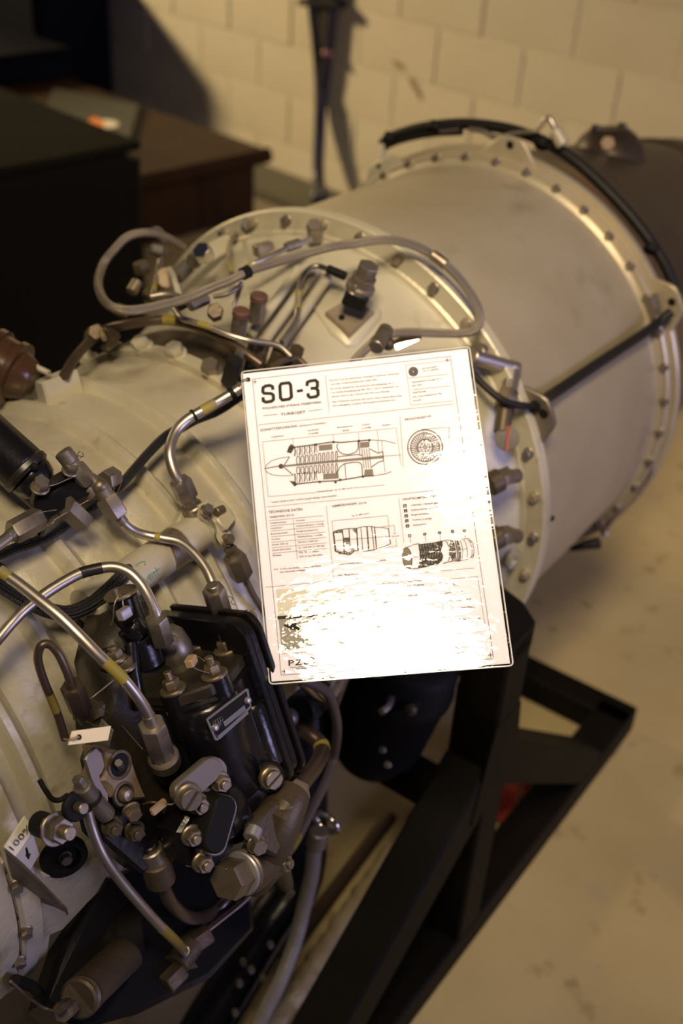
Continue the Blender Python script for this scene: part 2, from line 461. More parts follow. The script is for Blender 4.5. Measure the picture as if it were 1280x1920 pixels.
# shade on the floor along the wall, put in as a dark olive strip
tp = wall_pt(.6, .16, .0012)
trm = link('floor_shade_1', MB().box((0, 0, 0), WU * 3.2, WV * .17, V3((0, 0, .0012))).mesh('floor_shade_1', 0), None, mat('olive_floor_shade', (.060, .055, .030), .55))
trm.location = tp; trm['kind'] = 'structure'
# book lying on the trunk
gz = TZ + .001
gp = [tpt(x, y, gz + .012) for x, y in ((268, 197), (250, 266), (60, 262), (100, 165))]
gb = empty('cover_sheet', V3((gp[0] + gp[2]) / 2).to_3d()); gb.location.z = gz
loc = [p - gb.location for p in gp]
obj('cover', MB().prism(loc[::-1], .011, .001), 'green', gb, 20)
ed = [loc[0] + V3((0, 0, .001)), loc[1] + V3((0, 0, .001))]; dx = (loc[3] - loc[0]).normalized() * .022
obj('pale_edge_strip', MB().prism([ed[0], ed[0] + dx, ed[1] + dx, ed[1]], .0008), 'cabtop', gb, 0)
c0 = tpt(193, 232, gz + .0135) - gb.location
obj('round_emblem', MB().lathe(c0, (0, 0, 1), [(-.001, .062), (0, .061)], 28), 'white', gb)
fx = [tpt(x, y, gz + .0145) - gb.location for x, y in ((165, 226), (178, 219), (194, 228), (196, 243), (186, 242))]
obj('emblem_print', MB().prism(fx[::-1], .0006), 'orange', gb, 0)
tag(gb, 'dark green flat cover with an orange and white round emblem on the wooden trunk', 'book')

# ------------------------------------------------------------------ black boxes at the left
def crate(name, u0, u1, v0, v1, z0, z1, m1, label, cat, bev=.02, top=None):
    r = empty(name, wall_pt((u0 + u1) / 2, (v0 + v1) / 2, z0), -PSI)
    h = z1 - z0; t = .02
    obj('body', add_box(MB(), 0, 0, (h - t) / 2, u1 - u0, v1 - v0, h - t, bev), m1, r)
    obj('top', add_box(MB(), 0, 0, h - t / 2, u1 - u0 + .006, v1 - v0 + .006, t, .006), top or m1, r)
    return tag(r, label, cat), h
# black box standing on the trunk, at the left edge of the photograph
q0 = tpt(141, 144, TZ); qu, qv = wuv(q0)
r2_, h2_ = crate('black_box', qu - 1.2, qu, qv + .02, qv + .77, TZ + .001, TZ + .13, 'speaker', 'black box standing on the left end of the wooden trunk', 'box')
obj('front_grille', add_box(MB(), 0, -.75 / 2 - .006, .065, 1.1, .012, .09, .003), 'cab', r2_)
# cabinet behind the trunk
u0, v0 = -1.33, .03
r, h = crate('black_cabinet', u0 - 3.6, u0, v0, .44, 0, .70, 'speaker', 'blue-black cabinet at the top left, between the trunk and the block wall', 'cabinet')
for k in range(4): obj('door', add_box(MB(), -1.35 + .90 * k, -.41 / 2 - .006, .34, .86, .012, .62, .004), 'speaker', r)
# nearer case in front of it
u1, v1 = wuv(tpt(262, 265, .72))
r, h = crate('flight_case', u1 - 1.3, u1, v1, v1 + 1.5, 0, .72, 'cab', 'large matt black box with a dusty grey top, left of the engine', 'case', .03, 'cabtop')
for sx in (-1, 1): obj('edge_rail', add_box(MB(), .65 - .012, sx * .735, .35, .03, .03, .66, .006), 'blackm', r)
obj('top_ridge', MB().tube([(-.6, .30, h + .001), (.2, .16, h + .001), (.5, .02, h + .001)], .018, 10), 'cabtop', r)
obj('latch', add_box(MB(), .655, .2, .52, .014, .10, .12, .004), 'blackm', r)

# ================================================================== ENGINE STAND (engine frame, origin under the shaft)
st = empty('engine_stand', e2w((0, 0, -EO.z)), ETH)
tag(st, 'matt black welded steel stand with diagonal braces carrying the jet engine', 'stand')
FZ = -EO.z      # floor height in engine z
def eb(p): return V3((p[0], p[1], p[2] - FZ))
def bar(name, a, b, wy, wz, m='stand', bev=.004, ref=(0, 1, 0)):
    """box bar from a to b; wy = width along ref, wz = other width"""
    a, b = eb(a), eb(b); d = (b - a); L_ = d.length; d.normalize()
    y = V3(ref); y = (y - d * y.dot(d)).normalized(); z = d.cross(y)
    return obj(name, MB().box((a + b) / 2, z * (wz / 2), y * (wy / 2), d * (L_ / 2), bev), m, st)
for sd in (-1, 1):
    Y = .343 * sd
    bar('floor_rail', (-1.15, Y, FZ + .03), (.51, Y, FZ + .03), .066, .06)
    bar('upright_post', (-.09, Y, FZ + .06), (-.09, Y, -.075), .066, .062, ref=(0, 1, 0))
    bar('front_brace', (-.10, Y, -.308), (-.565, Y, FZ + .070), .064, .080)
    bar('rear_brace', (-.075, Y, -.300), (.350, Y, FZ + .045), .064, .066)
    yo = Y + .0335 * sd
    g = [eb(p) for p in ((-.122, yo, -.20), (-.058, yo, -.20), (-.03, yo, -.36), (-.15, yo, -.36))]
    obj('gusset_plate', MB().extrude(g, V3((0, -.006 * sd, 0)) if sd < 0 else V3((0, .006, 0)), .001), 'stand', st)
    hd_ = MB()
    y0 = Y + .033 * sd; y1 = Y - .10 * sd
    P = [(-.122, y0, -.10), (-.122, y0, -.065), (-.122, y0 - .02 * sd, -.045), (-.122, y1, -.012), (-.122, y1, -.075), (-.122, Y - .033 * sd, -.11)]
    hd_.extrude([eb(p) for p in P], (.064, 0, 0), .003)
    obj('saddle_bracket', hd_, 'stand', st)
bar('cross_rail', (.505, -.375, FZ + .03), (.505, .375, FZ + .03), .06, .06, ref=(1, 0, 0))
bar('cross_rail', (-1.15, -.375, FZ + .03), (-1.15, .375, FZ + .03), .06, .06, ref=(1, 0, 0))
bar('cross_tube', (-.09, -.31, -.40), (-.09, .31, -.40), .05, .05, ref=(1, 0, 0))

# red webbing lying under the brace
rp = e2w(Q(1005, 1490, 'r', .12)); rp = floor_pt(1016, 1478, .03)
rs = empty('red_strap', (rp.x, rp.y, 0))
dirx = EX.copy()
pts = [V3((-.10, -.03, .006)), V3((-.05, .0, .03)), V3((0, .012, .012)), V3((.05, 0, .03)), V3((.10, -.02, .006))]
for k, off in enumerate((0, .045)):
    mb = MB(); C_ = catmull(pts, 6); vs = []
    for p in C_:
        w = dirx * p.x + EY * (p.y + off) + V3((0, 0, p.z + k * .006))
        vs += [w + EY * -.02, w + EY * .02]
    n = len(C_); vs2 = [v + V3((0, 0, .003)) for v in vs]; f = []
    for i in range(n - 1):
        a = 2 * i; f.append([a, a + 1, a + 3, a + 2]); b = 2 * n
        f.append([b + a, b + a + 2, b + a + 3, b + a + 1]); f.append([a, a + 2, b + a + 2, b + a]); f.append([a + 1, b + a + 1, b + a + 3, a + 3])
    mb.add(vs + vs2, f); obj('webbing_loop', mb, 'red', rs)
tag(rs, 'red webbing strap lying on the floor behind the stand brace', 'strap')

# ================================================================== INFORMATION SHEET
SX = V3((.98617, .09003, .13913)).normalized(); SN = V3((-.04683, -.65394, .75509)).normalized()
SY = SN.cross(SX).normalized(); SX = SY.cross(SN)
def S(px, py, h=0.0): return plane_pt(px, py, SIGN_C + SN * h, SN)
sg = bpy.data.objects.new('information_sheet', None); scn.collection.objects.link(sg)
SB = S(505, 1283)
sg.matrix_world = Matrix(((SX.x, SY.x, SN.x, SB.x), (SX.y, SY.y, SN.y, SB.y), (SX.z, SY.z, SN.z, SB.z), (0, 0, 0, 1)))
sg.empty_display_size = .05
tag(sg, 'laminated white information sheet headed SO-3 leaning on the engine', 'sign')
def SL(px, py, h=0.0):
    d = ray(px, py); t = (SB - CAM).dot(SN) / d.dot(SN); q = CAM + d * t - SB
    return V3((q.dot(SX), q.dot(SY), h))
def quad(pts, h): return [SL(x, y, h) for x, y in pts]
def rounded(P, r=.004):
    out = []
    n = len(P)
    for i in range(n):
        a, b, c = P[i - 1], P[i], P[(i + 1) % n]
        d1, d2 = (a - b).normalized(), (c - b).normalized()
        p0, p2 = b + d1 * r, b + d2 * r
        for k in range(5):
            t = k / 4; out.append(p0 * (1 - t) ** 2 + b * 2 * t * (1 - t) + p2 * t * t)
    return out
fc = [(452, 697), (880, 650), (962, 1248), (505, 1283)]
pc = [(455, 701), (876, 654), (956, 1244), (509, 1278)]
P = quad(pc, 0.0); obj('paper', MB().prism(P[::-1], .0004), 'paper', sg, 0)
P = rounded(quad(fc, .0006)); 
mb = MB(); mb.add(P[::-1], [list(range(len(P)))]); obj('laminate_film', mb, 'film', sg, 0)
P = rounded(quad(fc, -.0006)); mb = MB(); mb.add(P, [list(range(len(P)))]); obj('laminate_film', mb, 'film', sg, 0)
mb = MB(); P = rounded(quad(fc, 0)); mb.tube(P + [P[0]], .0007, 6, False); obj('sealed_edge', mb, mat('clear_edge', (.62, .60, .55), .12, 0, spec=.8), sg)

IH = .00025
def line(mb, a, b, w=.9, h=IH):
    w *= 1.35
    p, q = SL(*a, h), SL(*b, h); d = (q - p)
    if d.length < 1e-7: return
    n = V3((-d.y, d.x, 0)).normalized() * (w * .00018)
    mb.add([p - n, q - n, q + n, p + n], [[0, 1, 2, 3]])
def pline(mb, pts, w=.9, close=False):
    pts = list(pts) + ([pts[0]] if close else [])
    for a, b in zip(pts, pts[1:]): line(mb, a, b, w)
def fill(mb, pts, h=IH):
    P = quad(pts, h); mb.add(P, [list(range(len(P)))])
def text(mb, s, a, b, cap, h=IH):
    """text stretched between the pixel ends a and b of its baseline, capital height in pixels"""
    cu_ = bpy.data.curves.new('t', 'FONT'); cu_.body = s; cu_.resolution_u = 2; cu_.offset = .012
    ob = bpy.data.objects.new('t', cu_); me = ob.to_mesh()
    xs = [v.co.x for v in me.vertices]
    if xs:
        x0, x1 = min(xs), max(xs); p, q = SL(*a, h), SL(*b, h); d = q - p
        n = V3((-d.y, d.x, 0)).normalized() * (cap * .00036 / .70)
        mb.add([p + d * ((v.co.x - x0) / (x1 - x0)) + n * v.co.y for v in me.vertices], [list(pl.vertices) for pl in me.polygons])
    ob.to_mesh_clear(); bpy.data.objects.remove(ob); bpy.data.curves.remove(cu_)
def ellipse(c, rx, ry, n=32, rot=-.11, a0=0, a1=2 * math.pi):
    return [(c[0] + rx * math.cos(t) * math.cos(rot) - ry * math.sin(t) * math.sin(rot), c[1] + rx * math.cos(t) * math.sin(rot) + ry * math.sin(t) * math.cos(rot))
            for t in [a0 + (a1 - a0) * i / n for i in range(n + 1)]]
def cv(o, s): return lambda *pts: [(o[0] + x / s, o[1] + y / s) for x, y in pts]

# --- headline SO-3
mb = MB()
def stroke(pts, w=8.2):
    P = [SL(*p, IH) for p in pts]; hw_ = w * .000185; L_, R_ = [], []
    for i, p in enumerate(P):
        d1 = (P[i] - P[i - 1]).normalized() if i else None; d2 = (P[i + 1] - P[i]).normalized() if i < len(P) - 1 else None
        d1 = d1 or d2; d2 = d2 or d1
        n1 = V3((-d1.y, d1.x, 0)); n2 = V3((-d2.y, d2.x, 0)); m_ = (n1 + n2).normalized(); k = hw_ / max(.5, m_.dot(n1))
        L_.append(p + m_ * k); R_.append(p - m_ * k)
    n = len(P); mb.add(L_ + R_, [[i, i + 1, n + i + 1, n + i] for i in range(n - 1)])
c = cv((440, 640), 4.571)
stroke(c((328, 416), (322, 388), (300, 378), (262, 384), (242, 398), (240, 432), (252, 446), (312, 448), (330, 462), (332, 498), (316, 514), (268, 522), (246, 512), (240, 480)))
stroke(c((440, 358), (398, 364), (386, 384), (392, 486), (408, 504), (466, 496), (486, 476), (478, 374), (464, 356), (440, 358)))
stroke(c((532, 428), (584, 420)), 7.4)
stroke(c((618, 384), (622, 352), (640, 342), (690, 334), (708, 350), (708, 388), (694, 402), (650, 404)))
stroke(c((694, 402), (712, 420), (714, 458), (698, 474), (648, 482), (630, 470), (626, 446)))
obj('headline', mb, 'ink', sg, 0)

# --- rules, frames and running text
T = MB(); G = MB()
pline(T, [(473, 711), (844, 668), (925, 1235), (527, 1266)], .8, True)
for x, y in ((478, 716), (838, 675), (919, 1228), (533, 1259)):
    line(T, (x - 4, y + .4), (x + 4, y - .4), 1.1); line(T, (x - .4, y - 4), (x + .4, y + 4), 1.1)
text(T, 'POLNISCHES STRAHLTRIEBWERK', (492.5, 768), (603, 756), 6)
text(T, 'TURBOJET', (526, 779.5), (573, 774.4), 7)
line(T, (493.6, 779.5), (520, 777)); line(T, (578, 771), (604, 767.6))
line(G, (609.5, 703.5), (617, 773.5)); line(G, (484, 797), (850, 757.6))
for s, a, b in (('Das SO-3 ist ein polnisches Turbojet-Triebwerk, entwickelt', (617.5, 714.7), (748.8, 701.6)),
                ('von der Triebwerksfamilie WSK PZL.', (619.7, 722), (708, 713)),
                ('Es wurde speziell für das polnische Schulflugzeug TS-11', (620, 730.4), (738, 719.5)),
                ('und leichte Kampfflugzeug PZL TS-11 „Iskra“ entwickelt und', (620.8, 737.7), (746.6, 725.6)),
                ('diente auch in der Version SO-3W zum Einsatz.', (621.4, 745), (731, 734.8)),
                ('Das Triebwerk zeichnet sich durch seine robuste Bauweise,', (622.8, 755), (754, 743)),
                ('Zuverlässigkeit und gute Wartungsfreundlichkeit aus.', (623.6, 762.4), (741, 751)),
                ('SCHULJET', (791.4, 692.8), (820, 688.4)), ('TS-11 ISKRA', (792.5, 697.8), (822, 693.2)),
                ('VERWENDET IN DER TS-11', (771, 718.5), (828, 711.5)), ('AB 1969', (772, 725), (791, 722.5)),
                ('HERSTELLER:', (773, 738), (799, 735)), ('PZL WSK RZESZÓW PRL', (774, 746), (829, 739)), ('POLEN', (775, 753), (790, 751))):
    text(T, s, a, b, 3.6)
pline(G, [(844, 676), (760, 685), (770, 760), (850, 751.5)], .8); line(G, (765, 709.5), (841, 701.6)); line(G, (773, 731), (844, 723.6))
for r0, w in ((8, 2.2), (5.4, 1.6), (2.4, 2.0)): pline(T, ellipse((774.6, 697), r0, r0, 24), w)
for k in range(12):
    t = k * math.pi / 6; line(T, (774.6 + 3 * math.cos(t), 697 + 3 * math.sin(t)), (774.6 + 7.6 * math.cos(t), 697 + 7.6 * math.sin(t)), 1.5)
text(T, 'SCHNITTZEICHNUNG', (488, 809), (556.6, 800.6), 6); text(T, '(LÄNGSSCHNITT/PRINZIPBILD)', (560, 800.4), (612, 794), 3.6)
c = cv((480, 780), 4.571)
for s, a, b in (('Lufteinlass', (130, 187), (235, 174)), ('Verdichter', (440, 132), (540, 119)), ('(7-stufig)', (450, 160), (535, 147)), ('Brennkammer', (695, 105), (830, 90)),
                ('(Ring)', (740, 134), (795, 124)), ('Turbine', (905, 85), (975, 74)), ('(1-stufig)', (905, 114), (985, 100)), ('Auslass', (1078, 87), (1150, 77)),
                ('Gesamtlänge: ca. 2.180 mm*', (520, 656), (825, 623)), ('* exakte Länge je nach Ausführung geringfügig unterschiedlich', (120, 746), (690, 688))):
    text(T, s, *c(a, b), 3.8)
pline(G, c((105, 692), (55, 222), (1200, 103), (1240, 420)), .8)
for a, b in (((105, 692), (515, 656)), ((830, 617), (1100, 592)), ((312, 192), (322, 262)), ((660, 155), (664, 215)), ((875, 135), (880, 210)), ((1035, 122), (1050, 215)), ((90, 780), (1700, 622))):
    line(G, *c(a, b), .8)
text(T, 'FRONTANSICHT', (759, 789), (809, 782.5), 6); line(G, (749.5, 780), (756, 876))
text(T, 'TECHNISCHE DATEN', (503.7, 962.8), (567, 957), 6.6); text(T, 'TRIEBWERK (SO-3)', (504.8, 971.8), (551, 967), 4.6)
c = cv((490, 930), 9.143)
for a, b in (((130, 425), (1060, 338)), ((150, 515), (1080, 430)), ((155, 605), (1090, 515)), ((165, 700), (1100, 620)), ((170, 795), (1110, 712)), ((175, 890), (1120, 805)), ((185, 985), (1120, 900)), ((540, 395), (615, 1085)), ((1110, 170), (1235, 1390))):
    line(G, *c(a, b), .8)
for s, a, b in (('Triebwerkstyp:', (145, 480), (435, 455)), ('Verdichter:', (155, 570), (365, 550)), ('Brennkammer:', (160, 665), (455, 638)), ('Turbine:', (170, 758), (325, 744)), ('Schub (SO-3):', (180, 850), (465, 826)), ('Schub (SO-3W):', (188, 945), (515, 916)), ('Einsatz:', (195, 1035), (345, 1022)),
                ('Turbojet', (585, 438), (750, 422)), ('Axialverdichter, 7-stufig', (595, 530), (1065, 488)), ('Ringbrennkammer', (605, 622), (975, 588)), ('Axialturbine, 1-stufig', (615, 715), (1045, 678)), ('9,8 kN (1.000 kp)', (622, 808), (978, 778)), ('ca. 10,8 kN (1.100 kp)', (632, 902), (1082, 862)), ('PZL TS-11 „Iskra“', (640, 985), (1000, 955)), ('(SO-3 und SO-3W)', (650, 1055), (1045, 1020)),
                ('Hinweis: Weitere detaillierte technische Daten', (215, 1272), (1020, 1207)), ('vom Hersteller verfügbar.', (310, 1320), (775, 1278))):
    text(T, s, *c(a, b), 3.9)
c = cv((610, 930), 8)
for s, a, b, cp in (('ABMESSUNGEN', (95, 170), (470, 126), 5.6), ('(SO-3)', (500, 126), (615, 113), 4.6), ('ca. 2.180 mm*', (395, 308), (655, 272), 3.8), ('ca.', (1015, 572), (1060, 566), 3.6), ('707 mm*', (988, 624), (1108, 604), 3.8), ('* je nach Ausführung geringfügig unterschiedlich', (170, 1042), (930, 968), 3.8), ('Alle Maße in mm (ca.)', (185, 1206), (600, 1162), 4)):
    text(T, s, *c(a, b), cp)
for a, b in (((95, 375), (930, 295)), ((95, 375), (118, 540)), ((930, 295), (955, 490)), ((840, 462), (1040, 445)), ((1030, 445), (1042, 550)), ((1052, 640), (1066, 752)), ((880, 775), (1080, 752)), ((1100, 35), (1175, 690)), ((-900, 1370), (1280, 1165)), ((1280, 1165), (2230, 1080))):
    line(G, *c(a, b), .8)
c = cv((740, 930), 7.111)
text(T, 'HAUPTKOMPONENTEN', *c((105, 58), (560, 20)), 5.6); text(T, '(ÜBERSICHTSBILD)', *c((590, 16), (850, -6)), 3.8)
for s, a, b in (('Lufteinlass / Einlaufkegel', (215, 134), (570, 102)), ('Axialverdichter (7-stufig)', (215, 200), (585, 162)), ('Ringbrennkammer', (220, 264), (500, 237)), ('Turbine (1-stufig)', (230, 332), (490, 307)), ('Auslassdüse', (240, 400), (420, 382))):
    text(T, s, *c(a, b), 4.2)
c6 = cv((690, 1070), 4.741)
for s, a, b in (('Die PZL TS-11 „Iskra“ ist ein polnisches', (85, 131), (485, 92)), ('Schulungs- und leichtes Kampfflugzeug.', (90, 166), (498, 127)), ('Erstflug:', (95, 222), (180, 212)), ('5. Februar 1960', (345, 192), (505, 176)), ('Serie:', (100, 256), (185, 247)), ('1963 – 1987', (356, 234), (455, 224)), ('Stückzahl:', (104, 292), (196, 282)), ('424', (360, 268), (396, 264)),
                ('Gehäuse', (775, 197), (845, 184)), ('Luftströmung', (800, 270), (912, 254)), ('Kraftstoffleitung', (800, 340), (962, 324)), ('Kühlluft / Abgas', (812, 442), (1000, 427)),
                ('HINWEIS: DIE DARSTELLUNG IST', (500, 720), (830, 692)), ('NICHT MASSSTABSGETREU', (620, 752), (985, 718))):
    text(T, s, *c6(a, b), 4)
text(T, 'LEGENDE', *c6((668, 138), (800, 128)), 5.4)
pline(G, c6((635, 85), (972, 52), (1045, 535), (690, 566)), .8, True)
for y in (0, 68, 140, 238): line(T, *c6((680 + y * .15, 203 + y), (745 + y * .15, 192 + y)), .9)
line(G, (527.8, 1226.4), (921, 1196), .8)
obj('printed_text', T, 'ink', sg, 0); obj('printed_rule', G, 'inkgrey', sg, 0)
B_ = MB()
for q in ((135, 132), (145, 198), (152, 266), (161, 333), (170, 400)):
    a = 23; fill(B_, c((q[0] - a, q[1] + a), (q[0] + a, q[1] + a - 4), (q[0] + a - 3, q[1] - a), (q[0] - a - 3, q[1] - a + 4)))
up5 = ((198, 530), (400, 510), (597, 492), (770, 472), (927, 458))
for q in up5:
    a = 20; fill(B_, c((q[0] - a, q[1] + a), (q[0] + a, q[1] + a - 4), (q[0] + a - 3, q[1] - a), (q[0] - a - 3, q[1] - a + 4)))
obj('number_box', B_, 'ink', sg, 0)
nb = MB()
for i, q in enumerate(((135, 132), (145, 198), (152, 266), (161, 333), (170, 400))): text(nb, str(i + 1), *c((q[0] - 9, q[1] + 13), (q[0] + 9, q[1] + 11)), 3.6, IH * 1.6)
for i, q in enumerate(up5): text(nb, str(i + 1), *c((q[0] - 8, q[1] + 11), (q[0] + 8, q[1] + 9)), 3.2, IH * 1.6)
obj('box_number', nb, 'paper', sg, 0)

# --- cutaway drawing
D = MB(); Dg = MB(); c = cv((480, 780), 4.571)
pline(D, c((75, 450), (85, 425), (130, 385), (200, 362), (285, 350)), 1); pline(D, c((75, 450), (90, 480), (140, 506), (220, 514), (310, 510)), 1)
pline(D, c((72, 452), (190, 430)), 1.6); fill(D, c(*[(214 + 24 * math.cos(t * .785), 432 + 22 * math.sin(t * .785)) for t in range(8)]))
fill(Dg, c((215, 440), (1090, 362), (1090, 338), (215, 424)))
pline(D, c((285, 350), (240, 425)), 1.6); pline(D, c((240, 440), (318, 508)), 1.6)
for yT, yB, s_ in ((268, 345, 1), (490, 575, -1)):
    for k in range(5):
        x = 330 + 42 * k; y0 = yT - 6 * k + (0 if s_ > 0 else 3); y1 = yB - 7 * k + (0 if s_ > 0 else 3)
        pline(D, c((x, y0), (x + 6, (y0 + y1) / 2), (x, y1)), 2.2); pline(D, c((x + 26, y0), (x + 18, (y0 + y1) / 2), (x + 26, y1)), 1)
for k in range(10):
    x = 350 + 37 * k; w = 22 - k * 1.3
    for (y0, y1) in ((350 - 5.2 * k, 412 - 3.2 * k), (440 - 3.6 * k, 494 - 1.2 * k)):
        pline(D, c((x, y0), (x + w, y0 - 2), (x + w + 3, (y0 + y1) / 2), (x + w, y1), (x, y1 + 2), (x - 4, (y0 + y1) / 2)), 1.5, True)
fill(Dg, c((540, 300), (655, 288), (652, 240), (535, 252))); fill(Dg, c((575, 545), (710, 535), (704, 488), (575, 496)))
pline(D, c((290, 280), (330, 268), (510, 244), (660, 222), (720, 228), (880, 214), (975, 206)), 2.2)
pline(D, c((330, 586), (545, 562), (680, 556), (780, 542), (915, 518), (1010, 512)), 2.2)
pline(D, c((975, 206), (1100, 212), (1200, 236)), 1.1); pline(D, c((1010, 512), (1110, 496), (1160, 476)), 1.1)
fill(D, c((262, 310), (300, 322), (318, 290), (330, 262), (300, 240), (280, 262))); fill(D, c((285, 555), (330, 605), (352, 590), (340, 565)))
for q in ((510, 246), (662, 224), (882, 215), (970, 208), (545, 566), (680, 568), (720, 548), (915, 520)):
    fill(D, c(*[(q[0] + 12 * math.cos(t * .785), q[1] + 12 * math.sin(t * .785)) for t in range(8)]))
pline(D, c((700, 240), (690, 262), (706, 300), (740, 326), (800, 330), (850, 312), (874, 282), (872, 222)), 1.6)
pline(D, c((690, 500), (716, 440), (760, 408), (830, 398), (884, 398), (905, 420), (912, 520)), 1.6); pline(D, c((760, 410), (770, 540)), 1.2)
pline(D, c((700, 350), (870, 330), (910, 340)), 1.6); pline(D, c((880, 214), (888, 330)), 1.4)
fill(Dg, c((890, 275), (970, 268), (972, 222), (890, 226))); fill(Dg, c((925, 515), (1005, 508), (1000, 455), (930, 460)))
for k in range(4): pline(D, c((905 + 20 * k, 280), (925 + 20 * k, 450)), 1.1)
pline(D, c((970, 280), (1045, 320), (1085, 305), (1092, 385), (1050, 395), (985, 440)), 1.6); pline(D, c((1085, 345), (1240, 335)), .8)
pline(D, c((1075, 215), (1105, 490)), .8); pline(D, c((1040, 215), (1050, 320)), .8)
obj('cutaway_drawing', D, 'inkline', sg, 0); obj('cutaway_shading', Dg, 'inkgrey', sg, 0)
# --- front view, dimension drawing, component drawing
D = MB()
fc_ = (796.6, 838.6)
for r0, w in ((33, 1), (32, .8), (27, 1.6), (15, 1.6), (13.2, 1), (9, 1), (3, 1.2)): pline(D, ellipse(fc_, r0, r0 * 1.0, 40), w)
for k in range(36):
    t = k * math.pi / 18; line(D, (fc_[0] + 16 * math.cos(t), fc_[1] + 16 * math.sin(t)), (fc_[0] + 26 * math.cos(t + .12), fc_[1] + 26 * math.sin(t + .12)), 1.5)
for k in range(8):
    t = k * math.pi / 4; line(D, (fc_[0] + 4 * math.cos(t), fc_[1] + 4 * math.sin(t)), (fc_[0] + 12 * math.cos(t), fc_[1] + 12 * math.sin(t)), .8)
pline(D, [(791, 805.6), (842, 801), (841, 830)], .8); line(D, (762, 842), (831, 835), .7); line(D, (792, 803), (801, 874), .7)
obj('front_view_drawing', D, 'inkline', sg, 0)
D = MB(); Dg = MB(); c = cv((610, 930), 8)
pline(D, c((118, 540), (150, 830)), 3); pline(D, c((118, 540), (200, 510), (340, 490), (470, 486), (530, 468), (620, 458), (690, 458), (735, 470)), 1.4)
pline(D, c((150, 835), (280, 870), (370, 880), (440, 820), (540, 828), (650, 822), (735, 806), (765, 788)), 1.6)
for a, b, w in (((255, 505), (285, 860), 1.8), ((350, 492), (372, 800), 1.8), ((465, 488), (490, 826), 2.6), ((530, 468), (560, 828), 1.4), ((620, 458), (650, 820), 2.6), ((690, 458), (730, 806), 1.6), ((735, 470), (765, 788), 2), ((945, 490), (975, 720), 1.6), ((735, 468), (860, 474), 1.2), ((860, 474), (945, 492), 1.2), ((765, 788), (860, 768), 1.2), ((860, 768), (975, 718), 1.2), ((150, 670), (960, 605), .7)):
    line(D, *c(a, b), w)
for q in ((150, 545), (170, 535), (200, 545), (225, 530), (240, 545), (170, 820), (215, 850), (260, 850), (300, 850), (340, 865), (380, 850), (410, 810), (300, 640), (340, 650), (330, 700)):
    pline(D, c(*[(q[0] + 18 * math.cos(t), q[1] + 18 * math.sin(t)) for t in [i * .9 for i in range(8)]]), 1.6)
fill(Dg, c((400, 500), (470, 490), (480, 570), (430, 540))); fill(Dg, c((265, 630), (350, 622), (360, 690), (270, 695)))
obj('dimension_drawing', D, 'inkline', sg, 0); obj('dimension_shading', Dg, 'inkgrey', sg, 0)
D = MB(); Dg = MB(); c = cv((740, 930), 7.111)
def el(cx, cy, rx, ry, n=28, a0=0, a1=2 * math.pi): return c(*ellipse((cx, cy), rx, ry, n, -.12, a0, a1))
fill(Dg, el(165, 830, 58, 138)[:-1]); pline(D, el(165, 830, 62, 142), 1.6)
for (x, y) in up5: line(D, *c((x + 3, y + 20), (x + 12, y + (110 if x < 300 else 100))), .7)
pline(D, c((150, 690), (250, 648), (330, 634)), 1.2); pline(D, c((185, 970), (310, 968)), 1.2)
for k in range(34):
    x = 318 + 9.2 * k; top = 645 - .13 * (x - 318) - .3 * max(0, x - 520) * .3; bot = 965 - .16 * (x - 318) - .9 * max(0, x - 560) * .9
    ph = k * 1.7
    pts = []
    for j in range(13):
        t = j / 12; pts.append((x + 22 * math.sin(math.pi * t) + 4 * math.sin(ph + j * 2.1), top + (bot - top) * t))
    pline(D, c(*pts), 1.3 if k % 4 else 2.6)
fill(Dg, el(765, 730, 45, 110)[:-1])
pline(D, c((590, 614), (660, 596), (745, 578)), 1.6); pline(D, c((640, 902), (700, 882), (770, 872)), 1.6); pline(D, el(600, 745, 30, 120, 16, -1.6, 1.6), 1.2); pline(D, el(690, 735, 36, 130, 16, -1.6, 1.6), 1.4)
for x, ry in ((740, 140), (765, 144), (790, 145), (812, 145), (830, 145)): pline(D, el(x, 728, 40, ry, 20, -1.6, 1.6), 2)
for k in range(20):
    t = -1.6 + k * .16 * 2; pline(D, c((765 + 18 * math.cos(t), 728 + 60 * math.sin(t)), (765 + 46 * math.cos(t), 728 + 118 * math.sin(t))), 1)
for x, ry in ((860, 142), (920, 138), (985, 125), (1010, 118)): pline(D, el(x, 715, 42, ry, 20, -1.6, 1.6), 1)
pline(D, c((780, 572), (985, 570), (1050, 640)), 1); pline(D, c((830, 872), (990, 838), (1050, 780)), 1); pline(D, c((850, 720), (1060, 690)), .7); pline(D, c((220, 815), (310, 812)), .7)
obj('component_drawing', D, 'inkline', sg, 0); obj('component_shading', Dg, 'inkgrey', sg, 0)
W2 = MB(); P2 = c((140, 830), (190, 790), (215, 805), (212, 850), (180, 865)); fill(W2, P2, IH * 1.6)
P2 = el(665, 730, 45, 75)[:-1]; fill(W2, P2, IH * 1.6); obj('component_highlight', W2, 'paper', sg, 0)
